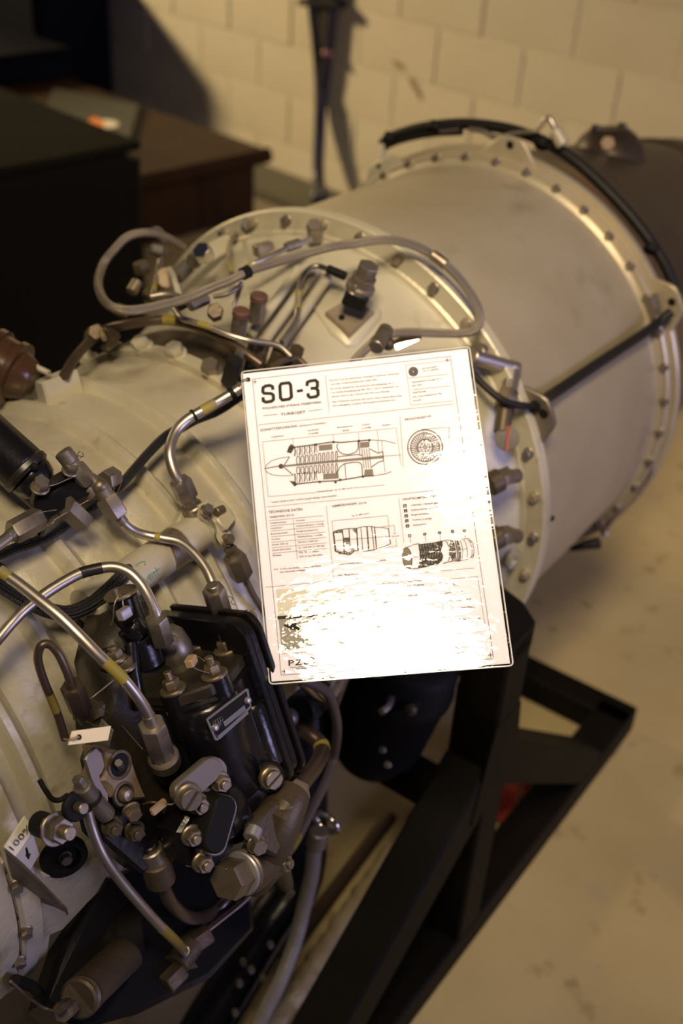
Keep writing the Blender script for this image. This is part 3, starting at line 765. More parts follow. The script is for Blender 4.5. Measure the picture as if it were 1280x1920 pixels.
# --- printed photograph and logo
c = cv((460, 930), 4.571)
Dg = MB(); fill(Dg, c((285, 1062), (1140, 1010), (1178, 1255), (310, 1320))); fill(Dg, c((275, 1030), (410, 1020), (412, 1058), (278, 1064)))
obj('photo_ground', Dg, mat('print_mid_grey', (.30, .29, .27), .6), sg, 0)
Dg = MB(); fill(Dg, c((262, 800), (1108, 775), (1140, 1008), (284, 1060)), IH * .6); obj('photo_sky', Dg, mat('print_pale_grey', (.62, .60, .57), .6), sg, 0)
D = MB(); fill(D, c((272, 1030), (1000, 985), (1004, 1010), (278, 1058)), IH * 1.4)
fill(D, c((325, 1110), (370, 1075), (410, 1082), (470, 1110), (760, 1080), (900, 1060), (960, 1020), (975, 1065), (920, 1085), (700, 1120), (480, 1165), (390, 1145)), IH * 1.8)
fill(D, c((520, 1110), (700, 1180), (760, 1175), (640, 1100)), IH * 1.8)
obj('photo_aircraft', D, 'ink', sg, 0)
D = MB(); text(D, 'PZL', *c((370, 1457), (552, 1442)), 14); text(D, 'POLAND', *c((435, 1489), (530, 1480)), 3.8); line(D, *c((378, 1471), (620, 1452)), .9)
pline(D, c((560, 1380), (588, 1400), (592, 1425), (572, 1448)), 2); pline(D, c((590, 1440), (604, 1425), (618, 1440)), 2)
obj('maker_logo', D, 'ink', sg, 0)
# eyelet and tie wire at the upper left corner
a = SL(465, 712, 0); obj('corner_hole', MB().lathe(a, (0, 0, 1), [(.0008, .0012), (.0009, .0021), (.0004, .0023)], 14), 'blackm', sg)

# ================================================================== JET ENGINE
ZB = .36
eng = empty('jet_engine', e2w((0, 0, -ZB)), ETH)
eng['part_offset'] = ZB
tag(eng, 'silver turbojet engine with steel tubes and black accessories, lying on a black stand', 'engine')
def part(name, mb, m, parent=None, smooth=35): return obj(name, mb, m, parent or eng, smooth)

# ---- casings (lathe round the shaft)
def drum(name, prof, m, seg=120):
    return part(name, MB().lathe((0, 0, 0), (1, 0, 0), prof, seg), m, None, 28)
# compressor casing with hoop ribs
prof = [(-.735, .225), (-.735, .240)]
for s0 in (-.704, -.638, -.572, -.509, -.446, -.372):
    prof += [(s0 - .030, .2400), (s0 - .018, .2372), (s0 - .015, .2365), (s0 - .0115, .2440), (s0 - .008, .2482), (s0 - .002, .2485), (s0 + .002, .2450), (s0 + .005, .2385), (s0 + .010, .2360), (s0 + .016, .2372)]
prof += [(-.325, .2385), (-.300, .2415), (-.285, .2415), (-.285, .23)]
comp = drum('compressor_casing', prof, 'cream')
fl0 = drum('compressor_rear_flange', [(-.290, .236), (-.290, .2500), (-.287, .2515), (-.272, .2515), (-.270, .250), (-.270, .226)], 'cream')
ff = drum('front_flange', [(-.765, .20), (-.765, .262), (-.762, .265), (-.745, .265), (-.742, .262), (-.742, .23), (-.735, .23)], 'cream')
inl = drum('intake_casing', [(-.98, .21), (-.98, .235), (-.975, .240), (-.965, .240), (-.96, .228), (-.86, .236), (-.80, .246), (-.790, .262), (-.787, .264), (-.772, .264), (-.768, .262), (-.768, .2)], 'cream')
drum('intake_lip', [(-.985, .212), (-.995, .226), (-.990, .240), (-.98, .243), (-.972, .238), (-.972, .21)], 'brass', 96)
drum('intake_throat', [(-.98, .212), (-.80, .205), (-.79, .09), (-.90, .055), (-.97, .0)], 'greypl', 64)
grv = drum('recess_shade_band', [(-.269, .215), (-.269, .236), (-.262, .241), (-.230, .2520), (-.224, .2525), (-.220, .2525), (-.220, .215)], 'bronze')  # dark ring at the recess, widened to put the shading there into colour
dif = drum('diffuser_casing', [(-.236, .22), (-.236, .247), (-.232, .250), (-.214, .251), (-.205, .2525), (-.165, .262), (-.10, .283), (-.05, .300), (-.025, .309), (-.018, .3135), (-.012, .3135), (-.012, .29)], 'cream2')
f1 = drum('combustor_flange', [(-.013, .30), (-.013, .3175), (-.010, .320), (-.010, .343), (-.008, .345), (.006, .345), (.008, .343), (.009, .329), (.014, .326), (.014, .30)], 'cream')
cas = drum('turbine_casing', [(.010, .315), (.012, .3255), (.06, .3275), (.20, .3265), (.36, .3235), (.382, .3245), (.386, .331), (.394, .331), (.394, .31)], 'casing')
f2 = drum('turbine_flange', [(.388, .31), (.388, .3285), (.391, .330), (.391, .337), (.394, .339), (.405, .339), (.405, .346), (.408, .348), (.418, .348), (.420, .346), (.420, .318), (.425, .30)], 'casing')
drum('heat_tinted_band', [(.415, .30), (.416, .318), (.45, .316), (.53, .312), (.55, .309), (.553, .29)], 'brownband')
exh = drum('exhaust_cone', [(.545, .29), (.546, .308), (.60, .302), (.62, .300), (.85, .270), (1.05, .235), (1.10, .226), (1.104, .233), (1.115, .233), (1.12, .224), (1.22, .214), (1.34, .185), (1.38, .170), (1.385, .15), (1.30, .14)], 'exhaust', 96)

# ---- bolts (shared meshes)
def bolt_mesh(kind):
    mb = MB()
    if kind == 'bolt': mb.cyl((0, 0, -.002), (0, 0, .0016), .0098, seg=16); mb.hexa((0, 0, .0016), (0, 0, .0105), .0145)
    if kind == 'stud': mb.cyl((0, 0, -.002), (0, 0, .002), .0115, seg=18); mb.hexa((0, 0, .002), (0, 0, .0095), .0125); mb.cyl((0, 0, .0095), (0, 0, .0165), .0036, seg=10)
    if kind == 'nut': mb.cyl((0, 0, -.002), (0, 0, .0014), .0082, seg=16); mb.hexa((0, 0, .0014), (0, 0, .0078), .0115); mb.cyl((0, 0, .0078), (0, 0, .0105), .0036, seg=10)
    if kind == 'domed': mb.lathe((0, 0, 0), (0, 0, 1), [(-.002, .0065), (.003, .0065), (.0065, .0045), (.0075, 0)], 14)
    if kind == 'slot':
        mb.cyl((0, 0, -.002), (0, 0, .003), .0085, seg=18); r_, h = .0066, .0075
        for sg_ in (-1, 1):
            P = [(r_ * math.cos(t), sg_ * (.0008 + (r_ - .0008) * math.sin(t)), h) for t in [math.pi * i / 9 for i in range(10)]]
            mb.extrude(P, (0, 0, -(h - .002)), .0006)
        mb.cyl((0, 0, .002), (0, 0, .0055), .0064, seg=18)
    return mb.mesh(kind, 35)
BM = {}
def bolt(parent, p, d, kind='bolt', sc=1.0, m='cad', name=None, spin=None):
    key = (kind, m)
    if key not in BM: BM[key] = bolt_mesh(kind); BM[key].materials.append(M[m])
    o = link(name or {'bolt': 'bolt', 'stud': 'stud_nut', 'nut': 'nut', 'domed': 'domed_bolt', 'slot': 'slotted_screw'}[kind], BM[key], parent)
    mtx = look_matrix(p, d) @ Matrix.Rotation(random.random() * 1.0 if spin is None else spin, 4, 'Z') @ Matrix.Scale(sc, 4)
    if parent is eng: mtx = Matrix.Translation((0, 0, ZB)) @ mtx
    o.matrix_local = mtx
    return o
def ringpt(s, r, deg): a = math.radians(deg); return V3((s, -r * math.cos(a), r * math.sin(a)))   # 0 = right side, 90 = top
def rad(p): return V3((0, p[1], p[2])).normalized()
for k in range(36): bolt(f1, ringpt(-.011, .3325, -70 + 10 * k + 3), (-1, 0, 0), 'bolt', .72, 'cad' if k % 2 else 'tanplate')
for k in range(40): bolt(f2, ringpt(.391, .3335, 9 * k), (-1, 0, 0), 'bolt', .72, 'cad')
for k in range(30): bolt(fl0, ringpt(-.280, .2505, 12 * k + 9), rad(ringpt(0, 1, 12 * k + 9)) - V3((.5, 0, 0)), 'bolt', 1.25, 'cream2' if k % 3 else 'cad')
for k in range(30): bolt(ff, ringpt(-.764, .254, 12 * k), (-1, 0, 0), 'bolt', .8, 'cad')

# lugs on the flanges
def lug(s, r0, deg, wdeg, hgt, thick, hole, m='casing', parent=None, name='lifting_lug'):
    mb = MB(); P = []
    for t in range(9):
        a = -1 + 2 * t / 8
        P.append(ringpt(s, r0 - .006, deg - a * wdeg))
    for (a, hh) in ((-.45, .75), (-.3, .95), (0, 1), (.3, .95), (.45, .75)):
        P.append(ringpt(s, r0 + hgt * hh, deg + a * wdeg))
    mb.extrude(P, (thick, 0, 0), .0015)
    o = part(name, mb, m, parent)
    c = ringpt(s - .0004, r0 + hgt * .62, deg)
    obj('hole', MB().cyl(c, c + V3((-.001, 0, 0)), hole, seg=16), 'blackm', o)
    return o
lug(.404, .340, 88, 9, .030, .008, .006)
lug(.404, .340, 33, 9, .034, .008, .006)
lug(.404, .340, 128, 9, .020, .02, .004, 'cream')
lg = lug(.004, .340, 30, 8, .030, .007, .006, 'greypl', None, 'hose_bracket')

# ---- tubes and fittings given along the sight lines (pixel x, pixel y, distance from shaft)
def tube(name, pts, w, m='steel', bands=(), seg=14, parent=None, n=8):
    P = [PP(p) for p in pts]; C_ = catmull(P, n); mid = P[len(P) // 2]
    r_ = wpx(w, mid) / 2
    o = part(name, MB().tube(C_, r_, seg), m, parent, 50)
    pj = [eproj(p) for p in C_]
    for b in bands:
        (x0, y0), (x1, y1), bm = b[0], b[1], b[2]
        i0 = min(range(len(pj)), key=lambda i: (pj[i][0] - x0) ** 2 + (pj[i][1] - y0) ** 2)
        i1 = min(range(len(pj)), key=lambda i: (pj[i][0] - x1) ** 2 + (pj[i][1] - y1) ** 2)
        if i0 > i1: i0, i1 = i1, i0
        if i0 == i1: i1 = min(i1 + 1, len(pj) - 1); i0 = max(0, i1 - 1)
        seg_ = C_[i0:i1 + 1]
        f = b[3] if len(b) > 3 else 1.05
        nm = {'yellow': 'yellow_tape', 'darkyellow': 'yellow_tape', 'blacktape': 'black_tape', 'blackm': 'cable_tie', 'steel': 'ferrule', 'cad': 'ferrule'}.get(bm, 'band')
        mb = MB()
        if b[2] in ('yellow', 'darkyellow') and len(b) <= 3: mb.tube(seg_, r_ * f, seg)
        else: mb.tube(seg_, r_ * f, seg)
        (obj(nm, mb, bm, o, 50) if parent is None else obj(nm, mb, bm, parent, 50))
    return o
def hexnut(a, b, w, m='cad', parent=None, name='union_nut', ph=0.3):
    a, b = PP(a), PP(b); return part(name, MB().hexa(a, b, wpx(w, a) * .88, ph), m, parent)
def cyl(a, b, w, m='cad', parent=None, name='sleeve', w2=None, seg=22, bev=.12):
    a, b = PP(a), PP(b); return part(name, MB().cyl(a, b, wpx(w, a) / 2, wpx(w2, b) / 2 if w2 else None, seg, bev), m, parent, 40)
def ball(p, w, m='cad', parent=None, name='elbow_body'):
    p = PP(p); return part(name, MB().sphere(p, wpx(w, p) / 2, 20), m, parent, 60)
def slab(name, pts, back, m, parent=None, bev=.0012):
    """plate outlined by points, thickness towards the shaft"""
    P = [PP(p) for p in pts]; c = sum(P, V3()) / len(P)
    nm = (P[1] - P[0]).cross(P[2] - P[0]).normalized()
    if nm.dot(c - EC) < 0: nm = -nm
    return part(name, MB().extrude(P, nm * back, bev), m, parent)
def wire(pts, w=2.2, parent=None, m='cad', name='lock_wire', n=4):
    P = [PP(p) for p in pts]; return part(name, MB().tube(catmull(P, n), wpx(w, P[0]) / 2, 6), m, parent, 60)
def stadium(p0, p1, w, axis, val, n=8):
    (x0, y0), (x1, y1) = p0, p1; a = math.atan2(y1 - y0, x1 - x0); out = []
    for (cx, cy, a0) in ((x1, y1, a - math.pi / 2), (x0, y0, a + math.pi / 2)):
        for k in range(n + 1):
            t = a0 + math.pi * k / n; out.append(Q(cx + w / 2 * math.cos(t), cy + w / 2 * math.sin(t), axis, val))
    return out

# conduit A, upper left of the sheet, with the braided cable strapped under it
tA = tube('fuel_tube', [(470, 712, .348), (446, 731, .340), (415, 750, .330), (382, 769, .322), (350, 788, .313), (328, 812, .306), (318, 846, .302), (322, 872, .298), (331, 895, .294), (340, 912, .290)], 21, 'steel',
     [((401, 757), (377, 772), 'yellow'), ((366, 778), (360, 782), 'blackm', 1.22), ((439, 735), (431, 740), 'blackm', 1.22)])
hexnut((337, 900, .294), (352, 934, .280), 42); cyl((351, 932, .281), (359, 948, .276), 30); cyl((358, 946, .277), (366, 962, .270), 40, 'cad', None, 'adapter')
tube('braided_cable', [(470, 728, .325), (440, 750, .312), (405, 772, .300), (367, 787, .289), (340, 802, .282), (312, 817, .276), (280, 848, .270), (252, 880, .266), (232, 903, .264), (205, 928, .262), (150, 965, .259), (100, 1000, .257), (60, 1018, .256), (30, 1027, .256), (0, 1040, .256), (-60, 1066, .256)], 19, 'bbraid', seg=14)
tube('braided_cable', [(-60, 1050, .262), (0, 1096, .262), (28, 1114, .264), (52, 1128, .267), (90, 1144, .270), (126, 1150, .272), (161, 1138, .275), (190, 1118, .278), (208, 1102, .280), (226, 1084, .280), (245, 1066, .27)], 30, 'bbraid', seg=16)

# cross fitting and tube B
cyl((117, 846, .318), (134, 868, .311), 35, 'cad', None, 'blanking_cap'); cyl((133, 866, .311), (142, 880, .307), 30)
hexnut((140, 874, .308), (168, 906, .298), 36, 'cad', None, 'union_nut', .1)
ball((187, 912, .299), 33, 'cad'); cyl((166, 898, .300), (186, 911, .298), 30); cyl((186, 911, .298), (206, 944, .290), 34, 'cad', None, 'elbow_body')
hexnut((198, 932, .292), (222, 970, .284), 46)
hexnut((196, 902, .284), (216, 892, .280), 40, 'cad', None, 'union_nut'); cyl((160, 912, .292), (176, 924, .288), 44, 'brass', None, 'washer')
tube('fuel_tube', [(216, 958, .287), (232, 981, .282), (252, 996, .279), (276, 1004, .280), (305, 1009, .286), (336, 1016, .294), (362, 1036, .302), (383, 1062, .309), (396, 1088, .314), (403, 1112, .316)], 18, 'steel', [((289, 1006), (303, 1009), 'yellow'), ((224, 970), (233, 980), 'cad', 1.2)])
hexnut((400, 1104, .320), (414, 1150, .300), 44); cyl((413, 1148, .301), (418, 1166, .294), 36, 'cad', None, 'adapter'); cyl((398, 1096, .322), (401, 1106, .319), 24)
wire([(428, 1118, .318), (436, 1122, .316), (433, 1130, .314), (440, 1134, .312)], 1.6)
wire([(228, 905, .29), (220, 925, .29), (214, 950, .29), (222, 955, .29), (212, 930, .292), (216, 908, .29)], 1.6)
wire([(144, 862, .316), (152, 858, .316), (156, 852, .314), (150, 846, .314), (146, 854, .316), (158, 856, .312)], 1.8)

# black starter relay and its block
mt = cyl((-70, 778, .310), (52, 888, .292), 96, 'black', None, 'black_actuator', None, 28, .08)
obj('worn_collar', MB().cyl(PP((40, 876, .294)), PP((56, 891, .291)), wpx(100, PP((40, 876, .294))) / 2, seg=28), 'blackworn', mt)
obj('end_cap', MB().lathe(PP((54, 890, .291)), PP((86, 918, .284)) - PP((54, 890, .291)), [(0, .020), (.004, .0205), (.012, .018), (.020, .010), (.022, 0)], 26), 'black', mt)
p = PP((64, 876, .312)); bolt(mt, p, rad(p), 'domed', .5, 'blackm')
def eblock(name, a, b, w, h, m, parent=None, bev=.002):
    a, b = PP(a), PP(b); d = b - a; n = rad((a + b) / 2); n = (n - d.normalized() * n.dot(d.normalized())).normalized(); s_ = d.cross(n).normalized()
    return part(name, MB().box((a + b) / 2 - n * h / 2, d / 2, s_ * wpx(w, a) / 2, n * h / 2, bev), m, parent)
blk = eblock('black_block', (76, 958, .296), (178, 896, .296), 44, .030, 'black')
eblock('black_block', (64, 920, .298), (150, 872, .300), 18, .02, 'blackworn')
p = PP((75, 914, .306)); bolt(blk, p, rad(p), 'bolt', .85, 'cad'); p = PP((132, 882, .306)); bolt(blk, p, rad(p), 'bolt', .8, 'cad')
wire([(88, 912, .305), (105, 908, .304), (128, 898, .303), (150, 890, .302)], 2.4)
hexnut((122, 948, .296), (156, 980, .278), 46, 'cad', None, 'blanking_cap', 0)
hexnut((92, 962, .286), (76, 974, .286), 38, 'chrome', None, 'lock_nut'); hexnut((76, 970, .288), (22, 1000, .286), 46, 'cad', None, 'union_nut', .2)
tube('fuel_tube', [(34, 994, .288), (14, 1008, .288), (-10, 1026, .288), (-50, 1052, .288)], 22, 'steel', [((26, 998), (16, 1007), 'cad', 1.15)])
wire([(70, 962, .302), (92, 958, .304), (106, 956, .304)], 1.8)
# chipped edge marks on the block
wire([(100, 976, .297), (130, 958, .298), (165, 938, .298)], 1.5, None, 'seal', 'bright_edge')

# vent pipe with hand-written mark
a, b = PP((384, 988, .262)), PP((236, 1088, .262)); vr = wpx(74, (a + b) / 2) / 2
vp_ = part('vent_pipe', MB().lathe(b, a - b, [(-.05, vr * .98), (0, vr), ((a - b).length * .42, vr), ((a - b).length * .425, vr * 1.035)], 32), 'cream2', None, 40)
L_ = (a - b).length
obj('bare_metal_ring', MB().lathe(b, a - b, [(L_ * .43, vr * 1.005), (L_ * .435, vr * 1.03), (L_ * .64, vr * 1.03), (L_ * .645, vr * 1.0)], 32), 'brass', vp_, 40)
obj('pipe_collar', MB().lathe(b, a - b, [(L_ * .63, vr * .97), (L_ * .64, vr * 1.09), (L_ * .69, vr * 1.09), (L_ * .70, vr * .98), (L_ * 1.0, vr * .98)], 32), 'cream2', vp_, 40)
# handwritten word on the pipe
ax_ = (a - b).normalized()
def onpipe(px, py):
    d = eray(px, py); o_ = EC - b; dp = d - ax_ * d.dot(ax_); op = o_ - ax_ * o_.dot(ax_)
    A, B2, C2 = dp.dot(dp), dp.dot(op), op.dot(op) - (vr * 1.012) ** 2; D = max(B2 * B2 - A * C2, 0)
    return EC + d * ((-B2 - math.sqrt(D)) / A)
hw = MB()
cc = cv((240, 1060), 8)
mk = lambda *q: [(x, y) for x, y in q]
for st_ in ([(254, 1062), (262, 1055), (271, 1053)], [(266, 1054), (271, 1053), (272, 1060)],
            [(271, 1086), (275, 1092), (276, 1082)], [(279, 1082), (283, 1081), (281, 1077), (278, 1080), (281, 1086), (285, 1083)],
            [(284, 1074), (288, 1083)], [(285, 1077), (288, 1072), (292, 1080)], [(291, 1064), (297, 1078)], [(290, 1072), (298, 1066)]):
    hw.tube(catmull([onpipe(x, y) for x, y in st_], 4), .00045, 5)
obj('handwriting', hw, 'marker', vp_, 0)
# tee body and flange at its right end
tee = part('tee_body', MB().lathe(a - ax_ * .004, ax_, [(0, vr * .95), (.006, vr * 1.08), (.018, vr * 1.05), (.030, vr * .9)], 32), 'cream2', None, 40)
slab('flange_plate', [(374, 946, .287), (390, 938, .288), (404, 948, .287), (437, 1006, .279), (434, 1024, .277), (418, 1028, .277), (408, 1014, .280), (378, 964, .286)], .012, 'cream2')
for q in ((386, 958, .289), (425, 1013, .280)):
    p = PP(q); bolt(eng, p, rad(p), 'bolt', .66, 'cad')
cyl((404, 960, .288), (418, 954, .286), 16, 'brass', None, 'brass_cap'); eblock('square_lug', (416, 984, .287), (434, 962, .285), 30, .014, 'cream2')
hexnut((430, 1026, .278), (440, 1046, .272), 26, 'cad', None, 'adapter'); hexnut((438, 1042, .275), (454, 1080, .262), 44)
tube('fuel_tube', [(450, 1072, .264), (462, 1092, .26), (478, 1122, .254), (496, 1150, .25)], 13, 'brass')
wire([(388, 968, .290), (398, 978, .289), (404, 990, .288), (403, 1004, .285), (410, 1018, .282), (420, 1026, .281)], 2.6, None, 'cad')
wire([(372, 965, .288), (384, 974, .289), (400, 984, .288)], 2.2)
slab('angle_bracket', [(352, 950, .262), (338, 966, .262), (330, 986, .258), (352, 1000, .256), (372, 984, .258)], .012, 'cream')

# ---- tubes C, D, E over the front of the compressor
tube('fuel_tube', [(-50, 1254, .288), (0, 1194, .294), (24, 1166, .297), (49, 1141, .300), (94, 1107, .306), (142, 1079, .312), (172, 1069, .316), (210, 1063, .322), (240, 1072, .326), (262, 1092, .329), (278, 1117, .330), (291, 1147, .329), (298, 1170, .327)], 21, 'steel', [((152, 1075), (192, 1065), 'blacktape', 1.04), ((287, 1140), (293, 1158), 'steel', 1.12)])
hexnut((292, 1158, .332), (306, 1204, .316), 44, 'cad', None, 'union_nut', .5); cyl((305, 1200, .317), (322, 1206, .314), 34, 'cad', None, 'elbow_body')
dm = part('domed_adapter', MB().lathe(Q(338, 1252, 't', .024), PT, [(-.002, .012), (.006, .0145), (.010, .0148), (.012, .0165), (.022, .0165), (.034, .0135), (.040, .008), (.042, 0)], 26), 'cad', None, 45)
tube('fuel_tube', [(-45, 1040, .325), (0, 1070, .330), (37, 1096, .336), (75, 1126, .343), (112, 1156, .350), (150, 1193, .356), (187, 1231, .360), (225, 1267, .362), (255, 1303, .361), (274, 1333, .357), (288, 1366, .351)], 23, 'steel',
     [((2, 1072), (19, 1084), 'yellow'), ((196, 1240), (235, 1278), 'yellow', 1.03), ((-8, 1064), (-2, 1069), 'blackm', 1.25), ((277, 1340), (288, 1366), 'steel', 1.14)])
hexnut((284, 1358, .353), (302, 1412, .332), 54, 'cad', None, 'union_nut', .45)
cyl((300, 1406, .335), (306, 1420, .330), 44, 'cad'); cyl((305, 1416, .331), (311, 1432, .326), 60, 'cad', None, 'washer_collar'); cyl((309, 1428, .328), (318, 1450, .318), 52, 'black', None, 'black_boss')
tube('fuel_tube', [(137, 1300, .318), (131, 1276, .326), (122, 1252, .332), (108, 1224, .336), (92, 1208, .336), (77, 1211, .334), (71, 1230, .328), (75, 1254, .320), (86, 1286, .310), (98, 1314, .300), (110, 1346, .290), (122, 1385, .280)], 17, 'brown', [((92, 1300), (106, 1335), 'darkyellow'), ((132, 1278), (137, 1296), 'brown', 1.15)])
hexnut((134, 1286, .322), (152, 1332, .300), 44, 'brown', None, 'union_nut', .2); cyl((151, 1328, .302), (162, 1350, .292), 30, 'brown', None, 'adapter')
wire([(170, 1310, .315), (190, 1294, .318), (212, 1276, .32), (224, 1270, .325)], 3.2); wire([(172, 1308, .314), (186, 1322, .31), (204, 1338, .30)], 1.8)
wire([(158, 1350, .30), (172, 1358, .30), (186, 1362, .30)], 1.6); wire([(228, 1360, .30), (250, 1385, .315), (268, 1405, .325)], 1.6)
part('cast_boss', MB().extrude([R(x, y, .292) for x, y in ((176, 1330), (196, 1312), (216, 1308), (214, 1322), (196, 1336), (204, 1348), (180, 1352))], V3((.02, .03, -.01)), .004), 'bronze', None, 40)
ub = part('unit_side_body', MB().extrude([R(x, y, .300) for x, y in ((203, 1190), (216, 1150), (258, 1130), (300, 1125), (345, 1165), (345, 1300), (300, 1410), (245, 1400), (196, 1370), (205, 1300), (192, 1240))], V3((.015, .05, -.02)), .014), 'dust', None, 60)
for q in ((214, 1236), (232, 1252), (283, 1236)) if False else ((214, 1236), (232, 1252)):
    p = R(*q, .300); obj('stud_boss', MB().cyl(p - rad(p) * .01, p + rad(p) * .003, .011, seg=18), 'black', ub); bolt(ub, p + rad(p) * .003, PT, 'nut', 1.1, 'brass')
obj('body_rib', MB().tube([R(245, 1205, .303), R(250, 1260, .303), R(262, 1330, .302)], .006, 12), 'black', ub, 60)
obj('body_rib', MB().cyl(R(238, 1170, .302), R(262, 1192, .302), .012, seg=20), 'black', ub, 60)

# ---- fuel control unit (pump frame s, r, t)
def pf(s, r, t): return PS * s + PR * r + PT * t
SP = -.534
pump = MB()
P = [(-.528, .226), (-.516, .250), (-.516, .322), (-.526, .338), (-.560, .350), (-.585, .348), (-.606, .330), (-.612, .300), (-.606, .262), (-.590, .226)]
pump.extrude([pf(s, r, .014) for s, r in P], PT * -.145, .004)
fcu = part('fuel_control_unit', pump, 'black', None, 40)
obj('top_cover', MB().extrude([pf(s, r, .025) for s, r in P], PT * -.012, .002), 'dust', fcu)
for q in ((373, 1207), (425, 1218), (402, 1265), (325, 1293), (272, 1280), (238, 1252)):
    p = Q(*q, 't', .026); obj('stud_boss', MB().cyl(p - PT * .045, p + PT * .0005, .0125, seg=20), 'black', fcu)
    bolt(fcu, p, PT, 'stud', 1.05, 'brass')
# rear cover plate with a double rounded rim
def plate_poly(s, g=0.0):
    r0, r1, t0, t1 = .215 + g, .352 - g, -.110 + g, .0565 - g; c_ = .016; out = []
    for (cr, ct, a0) in ((r1 - c_, t1 - c_, 0), (r0 + c_, t1 - c_, 90), (r0 + c_, t0 + c_, 180), (r1 - c_, t0 + c_, 270)):
        for k in range(6):
            a_ = math.radians(a0 + 18 * k); out.append(pf(s, cr + c_ * math.cos(a_), ct + c_ * math.sin(a_)))
    return out
obj('rear_cover_plate', MB().extrude(plate_poly(-.536), PS * .007, .0012), 'black', fcu)
obj('rear_cover_plate', MB().extrude(plate_poly(-.5275, .003), PS * .008, .0012), 'black', fcu)
obj('rear_cover_plate', MB().extrude(plate_poly(-.518, .0), PS * .006, .0012), 'black', fcu)
for (x, y) in ((465, 1198), (461, 1163), (500, 1306), (533, 1393), (548, 1437)):
    p = Q(x, y, 's', -.506); bolt(fcu, p - PS * .002, PS, 'bolt', 1.25 if (x, y) in ((465, 1198), (533, 1393)) else .95, 'cad' if (x, y) in ((465, 1198), (533, 1393)) else 'brass')
    o_ = link('bolt_head', BM[('bolt', 'cad')], fcu); o_.matrix_local = look_matrix(p + PS * .004, -PS + PR * .9) @ Matrix.Scale(1.15 if (x, y) in ((465, 1198), (533, 1393)) else .8, 4)
# rounded pump barrel on the outer face
br = MB(); p0, p1 = Q(395, 1330, 'r', .335), Q(470, 1500, 'r', .330)
br.lathe(pf(-.578, .322, .008), -PT, [(0, .030), (.003, .033), (.030, .033), (.034, .031), (.092, .031), (.098, .026)], 36); obj('pump_barrel', br, 'black', fcu, 45)
br = MB(); br.lathe(pf(-.604, .282, .006), -PT, [(0, .024), (.003, .027), (.085, .027), (.09, .022)], 30); obj('pump_barrel', br, 'black', fcu, 45)
br = MB(); br.lathe(pf(-.542, .338, -.02), -PT, [(0, .010), (.004, .013), (.062, .013), (.066, .008)], 20); obj('cast_rib', br, 'black', fcu, 45)
# nameplate
npc = [(388, 1346), (464, 1290), (474, 1297), (472, 1327), (404, 1390), (398, 1386)]
NPR = .3565
def nq(x, y, h=0): return Q(x, y, 'r', NPR + h)
npl = [nq(*q) for q in ((387, 1350), (391, 1345), (462, 1291), (466, 1292), (472, 1324), (470, 1328), (408, 1389), (403, 1388))]
obj('nameplate', MB().extrude(npl, -PR * .0015, .0003), 'plate', fcu)
inn = [nq(x, y, .0003) for x, y in ((391, 1350), (462, 1296), (468, 1324), (406, 1384))]
mb = MB(); mb.add(inn, [[0, 1, 2, 3]]); obj('nameplate_field', mb, 'blackm', fcu, 0)
mb = MB()
for q in (((418, 1354), (458, 1322), (461, 1331), (422, 1363)), ((408, 1380), (464, 1332), (466, 1338), (411, 1387))):
    mb.add([nq(x, y, .0006) for x, y in q], [[0, 1, 2, 3]])
obj('nameplate_blank_bar', mb, 'plate', fcu, 0)
tx = MB()
def etext(mb, s, a, b, cap, fn):
    cu_ = bpy.data.curves.new('t', 'FONT'); cu_.body = s; cu_.resolution_u = 2
    ob = bpy.data.objects.new('t', cu_); me = ob.to_mesh(); xs = [v.co.x for v in me.vertices]; x0, x1 = min(xs), max(xs)
    dx, dy = b[0] - a[0], b[1] - a[1]; L2 = math.hypot(dx, dy); nx, ny = dy / L2, -dx / L2
    mb.add([fn(a[0] + dx * (v.co.x - x0) / (x1 - x0) + nx * v.co.y * cap / .7, a[1] + dy * (v.co.x - x0) / (x1 - x0) + ny * v.co.y * cap / .7) for v in me.vertices], [list(pl.vertices) for pl in me.polygons])
    ob.to_mesh_clear(); bpy.data.objects.remove(ob); bpy.data.curves.remove(cu_)
etext(tx, 'TYP', (408, 1366), (417, 1359), 6, lambda x, y: nq(x, y, .0006)); etext(tx, 'Nr', (403, 1384), (408, 1380), 5, lambda x, y: nq(x, y, .0006))
for k in range(4):
    x, y = 402 + 4.2 * k, 1356 - 2.6 * k
    P = [nq(x + 3 * math.cos(t), y + 4.6 * math.sin(t), .0006) for t in [i * math.pi / 5 for i in range(11)]]
    tx.tube(P, .00022, 4)
obj('nameplate_lettering', tx, 'plate', fcu, 0)
for q in ((463, 1313), (402, 1364)): p = nq(*q, .0004); bolt(fcu, p, PR, 'domed', .5, 'lead')
bolt(fcu, Q(505, 1457, 'r', .357), PR - PS * .3, 'slot', 1.25, 'brass')
obj('screw_boss', MB().cyl(Q(500, 1450, 'r', .335), Q(504, 1456, 'r', .3565), .014, seg=20), 'black', fcu)

